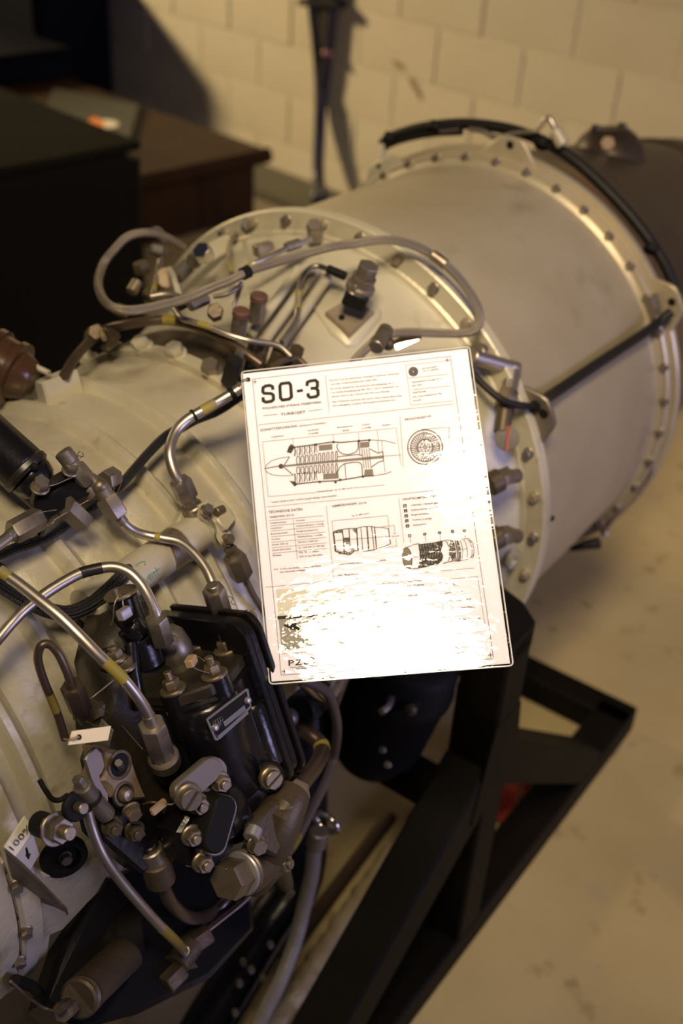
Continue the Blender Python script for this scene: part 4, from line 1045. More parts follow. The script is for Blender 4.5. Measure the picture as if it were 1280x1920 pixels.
# link plate, nuts and lower cover of the unit
LR = .362
obj('link_plate', MB().extrude(stadium((349, 1484), (398, 1442), 42, 'r', LR), -PR * .008, .001), 'greypl', fcu)
obj('link_gasket', MB().extrude(stadium((350, 1487), (402, 1444), 50, 'r', LR - .0085), -PR * .006, .001), 'cad', fcu)
bolt(fcu, Q(352, 1492, 'r', LR + .001), PR - PS * .45, 'slot', 1.35, 'cad')
for q in ((412, 1465), (371, 1507), (359, 1566), (379, 1616)): bolt(fcu, Q(*q, 'r', LR - .004), PR - PS * .3, 'nut', 1.12, 'brass')
cvp = [Q(x, y, 'r', LR - .012) for x, y in ((334, 1562), (350, 1535), (362, 1500), (400, 1478), (432, 1490), (450, 1530), (440, 1590), (410, 1625), (378, 1630), (356, 1624))]
obj('lower_cover', MB().extrude(cvp, -PR * .03, .003), 'black', fcu)
cvp = [Q(x, y, 'r', LR - .016) for x, y in ((331, 1562), (346, 1530), (372, 1530), (382, 1628), (352, 1626))]
obj('cover_gasket', MB().extrude(cvp, -PR * .003, .0005), 'cad', fcu)
obj('cover_hump', MB().lathe(Q(410, 1520, 'r', LR - .02), PR, [(0, .026), (.010, .025), (.018, .018), (.021, 0)], 24), 'black', fcu, 50)
ov = stadium((404, 1582), (424, 1512), 40, 'r', LR + .012)
obj('oval_cap', MB().extrude(ov, -PR * .022, .0015), 'blackm', fcu); obj('oval_cap_rim', MB().extrude(stadium((403, 1584), (423, 1513), 45, 'r', LR + .007), -PR * .012, .001), 'cad', fcu)
obj('black_spout', MB().lathe(Q(452, 1500, 'r', LR - .01), Q(470, 1556, 'r', LR - .004) - Q(452, 1500, 'r', LR - .01), [(0, .003), (.006, .005), (.022, .0065), (.034, .0085), (.044, .0085)], 20), 'black', fcu, 45)

# sensor can with round top at the upper left of the unit
sc_ = part('sensor_can', MB().cyl((pp := R(226, 1112, .306)) - PT * .05, pp - PT * .002, .0130, seg=28), 'black', None, 40)
obj('round_top', MB().cyl(pp - PT * .002, pp + PT * .0015, .0148, seg=28), 'brass', sc_)
obj('top_button', MB().cyl(pp + PT * .001 - PS * .004, pp + PT * .006 - PS * .004, .003, seg=12), 'cad', sc_)
obj('base_collar', MB().cyl(pp - PT * .07, pp - PT * .040, .0175, seg=28), 'black', sc_)
wire([(223, 1112, .335), (229, 1122, .336), (231, 1136, .336), (234, 1146, .334)], 3, None, 'cad'); wire([(222, 1116, .334), (214, 1134, .332), (212, 1160, .326), (208, 1172, .32)], 2.4)
a = PP((233, 1150, .338)); part('seal_block', MB().box(a, PS * .0058, PR * .0035, PT * .0042, .001), 'lead', None)
p = Q(358, 1240, 't', .058); part('seal_block', MB().box(p, (PS - PR * .5).normalized() * .0060, (PR + PS * .5).normalized() * .0038, PT * .0035, .0012), 'seal', None)
wire([('x',) and (366, 1228, .335), (384, 1240, .338), (396, 1252, .345), (404, 1256, .345)], 2); wire([(350, 1244, .34), (372, 1256, .342), (392, 1262, .345)], 2)
part('unit_shoulder', MB().extrude([pf(s, r, .012) for s, r in ((-.60, .22), (-.52, .22), (-.52, .262), (-.60, .262))], PT * -.09, .006), 'black', None, 40)

# ---- levers and valves left of the unit
part('control_lever', MB().extrude([Q(x, y, 'r', .325) for x, y in ((160, 1424), (166, 1413), (180, 1401), (190, 1410), (197, 1434), (193, 1446), (186, 1456), (190, 1470), (203, 1490), (203, 1504), (196, 1508), (180, 1480), (170, 1460))], -PR * .004, .001), 'greypl', None)
cb = part('tan_casting', MB().extrude([Q(x, y, 'r', .322) for x, y in ((193, 1404), (225, 1408), (250, 1420), (262, 1455), (277, 1498), (256, 1502), (235, 1498), (212, 1497), (205, 1480), (190, 1465), (197, 1440), (195, 1415))], -PR * .03, .004), 'tan', None, 30)
for q, w_ in (((224, 1434), .012), ((232, 1488), .010)):
    c0 = Q(*q, 'r', .3222); obj('recess', MB().lathe(c0, PR, [(-.001, w_), (.0008, w_), (.001, w_ * .8), (-.0012, w_ * .7)], 22), 'bronze', cb)
    obj('recess_floor', MB().cyl(c0 - PR * .001, c0 + PR * .0006, w_ * .75, seg=20), 'blackm', cb)
hexnut(Q(226, 1440, 'r', .321), Q(222, 1430, 'r', .332), 16, 'greymat', None, 'adjuster_nut'); bolt(cb, Q(232, 1489, 'r', .322), PR, 'domed', 1, 'brass')
bolt(eng, Q(246, 1518, 'r', .325), PR - PS * .4 - PT * .4, 'bolt', .8, 'brass')
vb = cyl((153, 1472, .330), (200, 1528, .318), 36, 'cad', None, 'valve_body'); obj('valve_ring', MB().cyl(PP((170, 1494, .326)), PP((173, 1498, .325)), wpx(40, PP((170, 1494, .326))) / 2, seg=22), 'blackm', vb)
hexnut((144, 1460, .333), (154, 1474, .330), 22, 'cad', None, 'valve_nut'); part('slotted_end', MB().hexa(PP((196, 1522, .319)), PP((202, 1530, .317)), wpx(22, PP((196, 1522, .319)))), 'lead', None)
lv = part('link_lever', MB().extrude([Q(x, y, 'r', .318) for x, y in ((145, 1510), (152, 1526), (128, 1560), (108, 1576), (88, 1570), (79, 1552), (86, 1536), (110, 1524))], -PR * .004, .001), 'brass', None)
p = Q(103, 1554, 'r', .3185); obj('lever_washer', MB().cyl(p, p + PR * .002, .0135, seg=22), 'cad', lv); obj('lever_nut', MB().hexa(p + PR * .002, p + PR * .011, .018), 'cad', lv); obj('lever_stud', MB().cyl(p + PR * .011, p + PR * .020, .0055, seg=14), 'brass', lv)
obj('lever_pivot', MB().cyl(p - PR * .022, p - PR * .003, .010, seg=18), 'blackm', lv)
p = Q(143, 1512, 'r', .326); obj('pivot_washer', MB().cyl(p - PR * .004, p + PR * .002, .012, seg=22), 'blackm', lv); obj('pivot_stud', MB().cyl(p, p + PR * .010, .0045, seg=14), 'brass', lv)
tube('hook_lever', [(74, 1462, .300), (84, 1480, .302), (98, 1498, .304), (112, 1500, .306), (128, 1490, .310)], 10, 'blackm')
for (x, y) in ((210, 1549), (252, 1557)): bolt(eng, Q(x, y, 'r', .315), PR - PS * .4, 'nut', 1.1, 'bronze')
part('lower_housing', MB().extrude([Q(x, y, 'r', .312) for x, y in ((185, 1545), (215, 1525), (300, 1510), (335, 1560), (330, 1620), (270, 1640), (220, 1600), (190, 1570))], -PR * .03, .004), 'black', None, 30)
part('lower_housing', MB().extrude([Q(x, y, 'r', .300) for x, y in ((205, 1350), (290, 1390), (330, 1450), (335, 1560), (250, 1560), (196, 1520), (178, 1430))], -PR * .03, .01), 'dust', None, 30)
wire([(268, 1508, .33), (284, 1504, .34), (304, 1506, .345), (322, 1508, .35), (336, 1498, .355)], 4.5, None, 'bronze')
sl = PP((297, 1513, .345)); part('seal_block', MB().box(sl, PS * .008, PT * .0032, PR * .002, .001), 'seal', None)
# white bracket with the hand-painted mark, and the folded flange plate under it
wb = part('marked_bracket', MB().extrude([R(x, y, .292) for x, y in ((9, 1589), (47, 1531), (58, 1550), (61, 1560), (29, 1606))], V3((0, .0015, -.0012)), 0), 'white', None, 0)
obj('bracket_fold', MB().extrude([R(x, y, z) for x, y, z in ((29, 1606, .292), (61, 1560, .292), (74, 1602, .270), (57, 1631, .270))], V3((0, .0015, -.0012)), 0), 'white', wb, 0)
tx = MB(); etext(tx, '100%', (25, 1595), (60, 1552), 11, lambda x, y: R(x, y, .2935)); obj('painted_mark', tx, 'markblack', wb, 0)
tx = MB(); tx.tube([R(48, 1589, .2875), R(53, 1606, .2805)], .0012, 6); tx.add([R(46, 1602, .284), R(58, 1600, .284), R(54, 1612, .279)], [[0, 1, 2]]); obj('painted_arrow', tx, 'markblack', wb, 0)
fp = part('folded_plate', MB().extrude([R(x, y, r_) for x, y, r_ in ((9, 1594, .292), (40, 1622, .290), (67, 1646, .290), (112, 1692, .290), (125, 1712, .288), (100, 1700, .268), (52, 1684, .262), (24, 1650, .262), (14, 1618, .275))], V3((.0014, 0, 0)), 0), 'greypl', None, 0)
obj('bright_edge', MB().tube(catmull([R(*q) for q in ((9, 1594, .2925), (40, 1622, .2905), (67, 1646, .2905), (112, 1692, .2905), (122, 1702, .290), (126, 1714, .288))], 4), .0010, 6), 'brass', fp)
# accessory gear case: scalloped pale casting under the front
gc = part('gear_case', MB().extrude([R(x, y, .262) for x, y in ((20, 1600), (80, 1640), (150, 1630), (205, 1600), (250, 1590), (240, 1620), (170, 1690), (120, 1745), (92, 1760), (88, 1790), (60, 1830), (20, 1840), (0, 1860), (-30, 1860), (-30, 1640))], V3((.02, .03, .0)), .004), 'cream', None, 30)
for q in ((122, 1606), (48, 1745), (36, 1800), (30, 1660)): p = R(*q, .264); bolt(gc, p, rad(p) - PS * .5, 'bolt', .62, 'cad')
ctr = R(120, 1608, .265); obj('black_port', MB().lathe(ctr, rad(ctr) - PS * .5, [(-.004, .020), (.002, .020), (.003, .014), (-.001, .012)], 24), 'blackm', gc)

# ---- brown cast manifold with plugs, lower right of the unit
MR = .355
bc = part('cast_manifold', MB().tube([PP((548, 1488, 0.372)), PP((525, 1530, 0.378)), PP((505, 1580, 0.374)), PP((490, 1615, 0.367)), PP((478, 1650, 0.357))], [.017, .021, .020, .022, .016], 20), 'bronze', None, 60)
obj('manifold_arm', MB().tube([PP((505, 1605, 0.372)), PP((470, 1632, 0.374)), PP((440, 1650, 0.374))], [.020, .019, .018], 20), 'bronze', bc, 60)
obj('manifold_arm', MB().tube([PP((505, 1590, 0.372)), PP((525, 1630, 0.368)), PP((536, 1660, 0.360))], [.014, .010, .008], 14), 'bronze', bc, 60)
obj('manifold_web', MB().extrude([Q(x, y, 'r', 0.367) for x, y in ((470, 1550), (515, 1502), (550, 1500), (545, 1540), (520, 1610), (480, 1590))], -PR * .014, .004), 'bronze', bc, 40)
a, b = PP((462, 1630, 0.377)), PP((428, 1652, 0.380))
obj('plug_washer', MB().cyl(a + (b - a) * .28, a + (b - a) * .42, .0195, seg=30), 'lead', bc, 40); obj('plug_washer', MB().cyl(a + (b - a) * .12, a + (b - a) * .26, .0200, seg=30), 'brass', bc, 40)
obj('hex_plug', MB().hexa(a + (b - a) * .42, b + (b - a) * .15, .0300, .3), 'brass', bc)
obj('wire_lug', MB().cyl(PP((478, 1552, 0.379)), PP((470, 1572, 0.382)), .0075, seg=18), 'lead', bc); bolt(bc, PP((480, 1582, 0.384)), PR - PS * .4, 'bolt', .9, 'brass')
bolt(bc, PP((523, 1618, 0.384)), PR + PS * .2, 'nut', 1.3, 'brass'); obj('bleed_nut', MB().hexa(PP((530, 1656, 0.367)), PP((542, 1680, 0.360)), .013), 'bronze', bc)
wire([(474, 1588, 0.384), (456, 1602, .36), (440, 1618, .36), (424, 1630, 0.380)], 2.2)
hexnut((536, 1514, .380), (560, 1482, .368), 52, 'tanplate', None, 'union_nut', .2); cyl((520, 1534, .380), (536, 1512, .379), 54, 'brass', None, 'collar')
tube('drain_tube', [(548, 1496, .372), (572, 1462, .358), (592, 1436, .345), (603, 1412, .330), (600, 1394, .320), (580, 1376, .305), (560, 1366, .29)], 30, 'brown', [((606, 1406), (601, 1397), 'yellow', 1.06)])
tube('rubber_hose', [(560, 1272, .300), (590, 1284, .305), (614, 1300, .308), (627, 1332, .308), (632, 1370, .306), (626, 1418, .306), (608, 1470, .310), (580, 1525, .322), (556, 1572, .332), (530, 1612, .335)], 17, 'hose', [((560, 1564), (545, 1592), 'darkyellow')])
tube('fuel_tube', [(560, 1270, .29), (600, 1305, .29), (625, 1296, .29), (640, 1262, .28)], 24, 'steel')
tube('fuel_tube', [(642, 1280, .27), (636, 1310, .272), (624, 1340, .275)], 8, 'steel')
wire([(527, 1300, .33), (531, 1330, .33), (528, 1358, .335), (536, 1386, .338)], 3, None, 'brass')
cyl((560, 1335, .285), (600, 1300, .275), 66, 'rubber', None, 'dark_coupling'); ball((540, 1346, .28), 40, 'greypl', None, 'elbow_body'); cyl((527, 1362, .28), (550, 1340, .276), 40, 'blackm', None, 'dark_sleeve')
# dark oil tank behind the sheet
tk = part('oil_tank', MB().lathe(R(700, 1310, .275) + V3((.08, .0, 0)), (.0, .25, -1), [(-.03, .02), (-.03, .05), (-.02, .062), (.02, .066), (.025, .069), (.035, .069), (.04, .066), (.15, .064), (.19, .05), (.20, .02)], 36), 'blackm', None, 45)
for dy in (0, 1): bolt(tk, R(716 + 10 * dy, 1406 + 28 * dy, .30), PR, 'domed', .7, 'greymat')
tube('fuel_tube', [(700, 1262, .275), (724, 1268, .28), (734, 1290, .28), (730, 1320, .275), (715, 1335, .262)], 14, 'steel')
tube('brown_lug_pipe', [(790, 1282, .29), (815, 1280, .295), (832, 1274, .30), (846, 1266, .30)], 12, 'bronze'); bolt(eng, R(844, 1268, .308), PR, 'domed', 1.6, 'seal')
for q in ((760, 1300), (782, 1312), (770, 1330)): ball((*q, .285), 26, 'bronze', None, 'rusty_fitting')

# ---- low tubes and starter at the bottom left
tube('drain_tube', [(163, 1520, .322), (170, 1546, .322), (182, 1580, .324), (200, 1615, .327), (230, 1656, .330), (262, 1694, .336), (300, 1736, .344), (330, 1766, .350), (352, 1792, .352), (363, 1818, .350)], 20, 'steel', [((305, 1740), (338, 1776), 'darkyellow'), ((344, 1782), (352, 1795), 'steel', 1.06)])
tube('return_tube', [(296, 1640, .326), (308, 1668, .330), (322, 1695, .333), (345, 1716, .335), (370, 1722, .335), (398, 1712, .336), (418, 1694, .338), (434, 1672, .338)], 24, 'brown')
cyl((280, 1590, .322), (292, 1618, .325), 50, 'cad', None, 'hose_collar'); cyl((290, 1612, .325), (302, 1652, .328), 58, 'bronze', None, 'union_nut'); cyl((276, 1580, .32), (282, 1594, .321), 40, 'black', None, 'adapter')
tube('return_tube', [(490, 1652, .34), (468, 1678, .342), (440, 1704, .342), (410, 1728, .34), (385, 1748, .335), (370, 1764, .33)], 16, 'brown')
hexnut((390, 1752, .335), (356, 1776, .328), 46, 'bronze', None, 'union_nut'); cyl((360, 1770, .33), (330, 1812, .318), 50, 'bronze', None, 'elbow_body'); hexnut((340, 1820, .322), (310, 1850, .312), 44, 'bronze', None, 'union_nut')
stt = cyl((240, 1784, .300), (146, 1874, .316), 70, 'bronze', None, 'starter_barrel', None, 30)
obj('starter_ring', MB().cyl(PP((164, 1858, .314)), PP((150, 1872, .317)), wpx(76, PP((160, 1860, .314))) / 2, seg=30), 'bronze', stt)
obj('starter_bolt', MB().hexa(PP((134, 1888, .319)), PP((116, 1902, .322)), wpx(28, PP((130, 1890, .32)))), 'cad', stt); obj('starter_bolt', MB().hexa(PP((128, 1880, .319)), PP((108, 1892, .322)), wpx(18, PP((130, 1890, .32)))), 'bronze', stt)
cyl((260, 1750, .285), (210, 1760, .29), 120, 'blackm', None, 'gearbox_cover', 96)
part('underside_housing', MB().extrude([R(x, y, .262) for x, y in ((200, 1640), (330, 1600), (470, 1640), (480, 1740), (400, 1830), (260, 1900), (150, 1930), (80, 1880), (120, 1760))], V3((.02, .05, .02)), .006), 'black', None, 30)
tube('ignition_lead', [(20, 1840, .28), (50, 1866, .285), (80, 1888, .29), (104, 1896, .3)], 5, 'greypl'); tube('ignition_lead', [(28, 1838, .275), (60, 1850, .28), (78, 1870, .285)], 22, 'blackm')
# pipes below the engine
def lowpt(x, y, lat): d = eray(x, y); return EC + d * ((lat - EC.y) / d.y)
fw = [floor_pt(x, y, .024) for x, y in ((820, 1487), (792, 1527), (714, 1637), (652, 1726), (588, 1819), (516, 1920), (432, 2040))]
fo = empty('foil_wrapped_hose', V3((fw[3].x, fw[3].y, 0)))
fc2 = catmull([p - fo.location for p in fw], 8)
obj('foil_wrap', MB().tube(fc2, [.0205 + .0022 * math.sin(i * 2.3) + .0013 * math.sin(i * 5.1) for i in range(len(fc2))], 18), 'wrap', fo, 60)
obj('end_band', MB().cyl(fc2[0] + (fc2[0] - fc2[1]).normalized() * .02, fc2[1], .0225, seg=18), 'greypl', fo)
tag(fo, 'foil-wrapped hose lying on the floor under the engine, inside the stand', 'hose')
bp_ = [floor_pt(x, y, .0135) for x, y in ((732, 1530), (673, 1608), (533, 1797))]
bo = empty('brown_pipe', V3((bp_[1].x, bp_[1].y, 0)))
obj('pipe', MB().tube([p - bo.location for p in bp_], .0122, 16), 'brown', bo, 60)
obj('end_collar', MB().cyl(bp_[2] - bo.location, bp_[2] - bo.location + (bp_[1] - bp_[2]).normalized() * .02, .0132, seg=16), 'brown', bo)
tag(bo, 'straight brown pipe lying beside the foil-wrapped hose under the engine', 'pipe')
dh = [lowpt(x, y, l) for x, y, l in ((600, 1556, -.27), (590, 1590, -.27), (584, 1640, -.275), (570, 1700, -.28), (552, 1770, -.29), (525, 1840, -.30), (495, 1900, -.31), (470, 1960, -.32))]
dh += [V3((-.59, -.335, -.53)), V3((-.62, -.34, -.625))]
part('pale_hose', MB().tube(catmull(dh, 6), .0095, 14), 'foamhose', None, 60)
p = lowpt(606, 1548, -.27); part('hose_ring', MB().tube([p + V3((.006, -.017 * math.cos(t), .012 * math.sin(t))) for t in [i * math.pi / 8 for i in range(17)]], .0036, 10), 'chrome', None, 60)
part('hose_ferrule', MB().cyl(lowpt(598, 1558, -.271), lowpt(592, 1586, -.271), .0125, seg=18), 'greypl', None)
for q in ((455, 1800), (448, 1840), (470, 1815), (492, 1830), (440, 1895), (506, 1768)): p = lowpt(*q, -.24); part('small_nut', MB().hexa(p, p + V3((-.005, -.006, .003)), .0075), 'greypl', None)
part('dark_duct', MB().tube(catmull([V3((-.22, -.14, -.22)), V3((-.25, -.17, -.36))] + [lowpt(x, y, -.20) for x, y in ((560, 1640), (500, 1740), (440, 1840), (380, 1940))] + [V3((-.56, -.2, -.655))], 5), .034, 20), 'black', None, 60)

# ---- top of the diffuser: braided hose, boss, caps and small lines
tube('braided_hose', [(662, 680, .330), (680, 660, .332), (697, 644, .335), (713, 630, .338), (740, 625, .340), (774, 623, .345), (832, 625, .352), (876, 624, .358), (897, 610, .362), (896, 578, .364), (872, 537, .366), (840, 501, .367), (797, 470, .368), (754, 454, .368), (711, 450, .367), (656, 458, .364), (620, 463, .361), (560, 479, .357), (510, 494, .352), (472, 506, .348), (430, 526, .344), (393, 541, .341), (354, 558, .338), (315, 569, .336), (257, 581, .334), (220, 579, .332), (195, 563, .330), (184, 530, .330), (194, 494, .332), (214, 468, .334), (236, 446, .336), (262, 437, .336), (292, 438, .334), (322, 450, .330), (344, 464, .322)], 17, 'sbraid', [((812, 480), (832, 498), 'cad', 1.35), ((464, 508), (456, 512), 'blackm', 1.4)], n=7)
hs = cyl((704, 652, .342), (724, 618, .342), 30, 'cad', None, 'hose_clamp'); cpc = R(763, 637, .330); lv_ = w2e(V3((-.06, -.30, 2.6))) - cpc; nn_ = (lv_.normalized() + (EC - cpc).normalized()).normalized()
x_ = (R(787, 634, .326) - R(740, 646, .326)); x_ = (x_ - nn_ * x_.dot(nn_)); y_ = nn_.cross(x_).normalized()
part('clamp_plate', MB().box(cpc, x_ * .5, y_ * .006, nn_ * .0015, .0006), 'chrome', None)
ball((728, 645, .334), 26, 'bronze', None, 'clamp_screw')
DIFP = [(-.214, .251), (-.205, .2525), (-.165, .262), (-.10, .283), (-.05, .300), (-.025, .309), (-.012, .3135)]
def Rc(px, py, off=0.0):
    r_ = .29
    for _ in range(12):
        s_ = R(px, py, r_ + off).x
        for (s0, r0), (s1, r1) in zip(DIFP, DIFP[1:]):
            if s0 <= s_ <= s1: r_ = r0 + (r1 - r0) * (s_ - s0) / (s1 - s0); break
    return R(px, py, r_ + off)
part('igniter_pad', MB().extrude([Rc(x, y, .0045) for x, y in ((583, 562), (588, 553), (600, 546), (655, 532), (668, 534), (700, 560), (716, 580), (716, 592), (676, 640), (664, 647), (650, 648), (620, 624), (590, 580))], V3((0, .003, -.010)), .004), 'cream2', None, 50)
ib = part('igniter_boss', MB().extrude([Rc(x, y, .013) for x, y in ((610, 583), (656, 556), (702, 582), (656, 627))], V3((.0, .007, -.014)), .002), 'tanplate', None)
a = R(664, 566, .312); n_ = rad(a)
b1 = part('igniter', MB().box(a + n_ * .010, (V3((1, 0, 0)) + n_.cross(V3((1, 0, 0))) * .5).normalized() * .017, (n_.cross(V3((1, 0, 0))) - V3((1, 0, 0)) * .5).normalized() * .014, n_ * .010, .003), 'blackm', None)
obj('igniter_block', MB().lathe(a + n_ * .018, n_, [(0, .017), (.006, .017), (.008, .014), (.018, .014)], 20), 'greypl', b1); obj('igniter_cap', MB().hexa(a + n_ * .034, a + n_ * .052, .022), 'cad', b1); bolt(b1, a + n_ * .0195 - V3((.012, 0, 0)), n_, 'nut', .9, 'cad')
bolt(ib, Rc(640, 596, .0128), rad(R(640, 596, .31)), 'domed', .55, 'blackm')
tube('sense_line', [(528, 642, .285), (541, 624, .290), (555, 599, .296), (559, 567, .303), (562, 536, .312), (574, 509, .318), (594, 499, .322), (617, 506, .324)], 11, 'steel', [((556, 545), (555, 578), 'yellow')])
cyl((614, 504, .325), (648, 518, .326), 17, 'blackm', None, 'dark_connector')
rp_ = R(787, 597, .299); part('round_pad', MB().lathe(rp_, rad(rp_), [(-.004, .020), (.002, .0195), (.003, .012), (.0015, .010), (.004, .009)], 24), 'cream2', None, 40)
for (x, y, hgt) in ((486, 552, .034), (453, 581, .034)):
    t_ = R(x, y, .318); n_ = rad(t_); c_ = part('capped_port', MB().cyl(t_ - n_ * hgt, t_ - n_ * .004, wpx(33, t_) / 2 * .93, seg=22), 'cad', None); obj('rust_red_cap', MB().cyl(t_ - n_ * .008, t_, wpx(34, t_) / 2, seg=22), 'rust', c_)
hexnut((404, 590, .292), (403, 582, .312), 30, 'bronze', None, 'hex_plug')
hexnut((591, 446, .322), (589, 420, .345), 30, 'cad', None, 'blanking_cap', .2); cyl((536, 464, .330), (562, 456, .332), 20, 'cad', None, 'union_nut'); cyl((560, 457, .332), (582, 448, .332), 12, 'lead')
tube('sense_line', [(462, 500, .318), (476, 494, .322), (505, 481, .326), (538, 465, .330)], 10, 'steel', [((466, 499), (474, 495), 'yellow')])
tube('sense_line', [(444, 440, .318), (432, 452, .320), (428, 476, .318), (431, 500, .314), (434, 512, .31)], 10, 'steel', [((430, 494), (434, 512), 'yellow')])
tube('sense_line', [(400, 556, .312), (424, 552, .316), (444, 540, .322), (452, 532, .326), (446, 552, .31), (438, 572, .30)], 9, 'steel')
eblock('pipe_bracket', (452, 446, .318), (492, 430, .318), 30, .02, 'greypl'); eblock('pipe_bracket', (476, 460, .312), (508, 452, .312), 26, .016, 'brass'); hexnut((470, 436, .318), (466, 418, .334), 30, 'greymat', None, 'blanking_cap')
hexnut((388, 482, .318), (376, 468, .330), 36, 'chrome', None, 'polished_cap'); eblock('pipe_bracket', (352, 478, .305), (420, 440, .312), 26, .02, 'cream'); hexnut((372, 480, .318), (360, 492, .314), 30, 'cad')
for (a, b) in (((492, 646), (596, 500)), ((520, 655), (614, 520)), ((468, 632), (560, 505))):
    part('stiffening_bead', MB().tube([R(*a, .262), R((a[0] * 2 + b[0]) / 3, (a[1] * 2 + b[1]) / 3, .278), R((a[0] + 2 * b[0]) / 3, (a[1] + 2 * b[1]) / 3, .294), R(*b, .308)], .0062, 12), 'cream2', None, 60)
tube('manifold_tube', [(120, 705, .262), (140, 672, .270), (168, 640, .276), (198, 618, .280), (240, 608, .284), (280, 602, .287), (315, 600, .288), (350, 606, .288), (390, 620, .288), (432, 644, .287), (462, 664, .286), (490, 684, .284)], 19, 'brown', [((308, 600), (332, 603), 'darkyellow')])
tube('fuel_tube', [(328, 580, .300), (340, 596, .300), (360, 603, .300), (395, 614, .300), (430, 628, .300), (465, 638, .300), (500, 643, .299), (525, 650, .298), (545, 668, .294)], 12, 'steel', [((372, 606), (398, 614), 'yellow')])
cyl((330, 574, .304), (358, 560, .31), 24, 'blackm', None, 'dark_connector'); cyl((356, 574, .312), (388, 560, .314), 22, 'greypl', None, 'dark_connector')
for q, w_, mm in (((436, 690), 30, 'rubber'), ((450, 672), 22, 'cad'), ((520, 672), 30, 'bronze'), ((552, 668), 26, 'bronze'), ((474, 656), 22, 'bronze'), ((492, 662), 20, 'brass')):
    a = R(*q, .278); part('pipe_clamp', MB().hexa(a - rad(a) * .02, a + rad(a) * .012, wpx(w_, a)), mm, None)
tube('manifold_tube', [(505, 690, .286), (530, 676, .287), (556, 672, .287), (575, 688, .285)], 12, 'bronze')
# cluster behind the loop of hose (far side of the diffuser)
for a, b, w_, k_, mm in (((296, 478, .318), (300, 462, .332), 36, 'h', 'greymat'), ((268, 512, .308), (262, 492, .322), 32, 'h', 'bronze'), ((246, 548, .300), (258, 528, .308), 22, 'c', 'brass'), ((306, 540, .295), (312, 520, .308), 40, 'c', 'tan'), ((330, 520, .300), (352, 498, .306), 30, 'c', 'greymat'), ((276, 560, .292), (290, 545, .298), 34, 'h', 'bronze'), ((224, 590, .28), (230, 575, .29), 30, 'h', 'cad'), ((170, 632, .27), (180, 622, .285), 28, 'h', 'tan'), ((200, 640, .268), (214, 626, .276), 30, 'h', 'bronze')):
    (hexnut if k_ == 'h' else cyl)(a, b, w_, mm, None, 'line_fitting')
tube('sense_line', [(302, 468, .328), (300, 490, .322), (294, 512, .315), (289, 540, .308), (286, 560, .30)], 10, 'steel', [((291, 533), (288, 548), 'yellow')])
tube('sense_line', [(318, 505, .315), (328, 530, .310), (334, 548, .304), (336, 562, .30)], 12, 'cream2'); tube('sense_line', [(184, 612, .285), (190, 624, .283), (196, 636, .28)], 9, 'brass', [((190, 622), (195, 634), 'yellow')])
tube('hose_tie', [(284, 430, .34), (296, 428, .345), (308, 440, .345), (308, 452, .34), (296, 444, .342)], 7, 'cad')
tube('vent_tube', [(282, 556, .308), (310, 552, .308), (332, 556, .306), (345, 566, .302)], 14, 'cad')
# brown starter on the far side with its pale bracket
fa, fb = R(-90, 640, .30), R(62, 718, .262); fd = (fb - fa).normalized(); fL = (fb - fa).length
fs = part('far_starter', MB().lathe(fa, fd, [(0, .030), (.01, .034), (fL * .45, .034), (fL * .46, .037), (fL * .54, .037), (fL * .55, .033), (fL * .72, .032), (fL * .73, .035), (fL * .80, .035), (fL * .81, .027), (fL * .94, .022), (fL, .016)], 30), 'gloss_brown', None, 30)
eblock('pale_bracket', (70, 716, .262), (138, 690, .262), 34, .03, 'cream2'); tube('pale_strap', [(18, 656, .285), (36, 660, .288), (58, 682, .28), (92, 700, .27)], 12, 'cream2')

# ---- right side: elbow, hose, rear fittings
cyl((884, 668, .338), (968, 692, .338), 30, 'steel', None, 'plated_elbow', None, 24, .08); ball((962, 692, .339), 30, 'steel'); cyl((962, 690, .338), (952, 742, .336), 32, 'steel', None, 'elbow_body')
hexnut((953, 732, .337), (947, 762, .334), 40, 'brass', None, 'union_nut', .3); cyl((947, 760, .334), (940, 812, .330), 32, 'bronze', None, 'drain_valve')
p = PP((950, 822, .338)); dv = part('valve_handle', MB().lathe(p, -(p - EC).normalized() + V3((0, 0, .1)), [(-.010, .013), (-.002, .0145), (.002, .014), (.003, 0)], 24), 'greymat', None)
w0 = [PP((953, 798, .342)), PP((952, 820, .345)), PP((950, 846, .343))]; obj('red_line', MB().tube(w0, .0012, 6), 'redline', dv)
cyl((893, 660, .335), (904, 664, .335), 38, 'cad', None, 'washer_collar')
tube('rubber_hose', [(885, 700, .325), (915, 730, .335), (945, 752, .345), (975, 760, .352), (1000, 762, .352)], 14, 'rubber')
for y0, k_ in ((898, 0), (1004, 1)):
    cyl((915, y0 + 12, .325), (938, y0, .333), 46, 'bronze', None, 'nozzle_base'); hexnut((932, y0 + 2, .332), (952, y0 - 6 * (1 - k_), .335), 40, 'brass', None, 'nozzle_nut'); cyl((950, y0 - 4, .335), (970, y0 - 6 + 8 * k_, .336), 28, 'brass' if k_ else 'cad', None, 'nozzle_cap')
pd = R(960, 1050, .315); part('round_pad', MB().lathe(pd, rad(pd), [(-.004, .013), (.003, .012), (.003, .006), (.0, .005)], 20), 'cream2', None, 40)
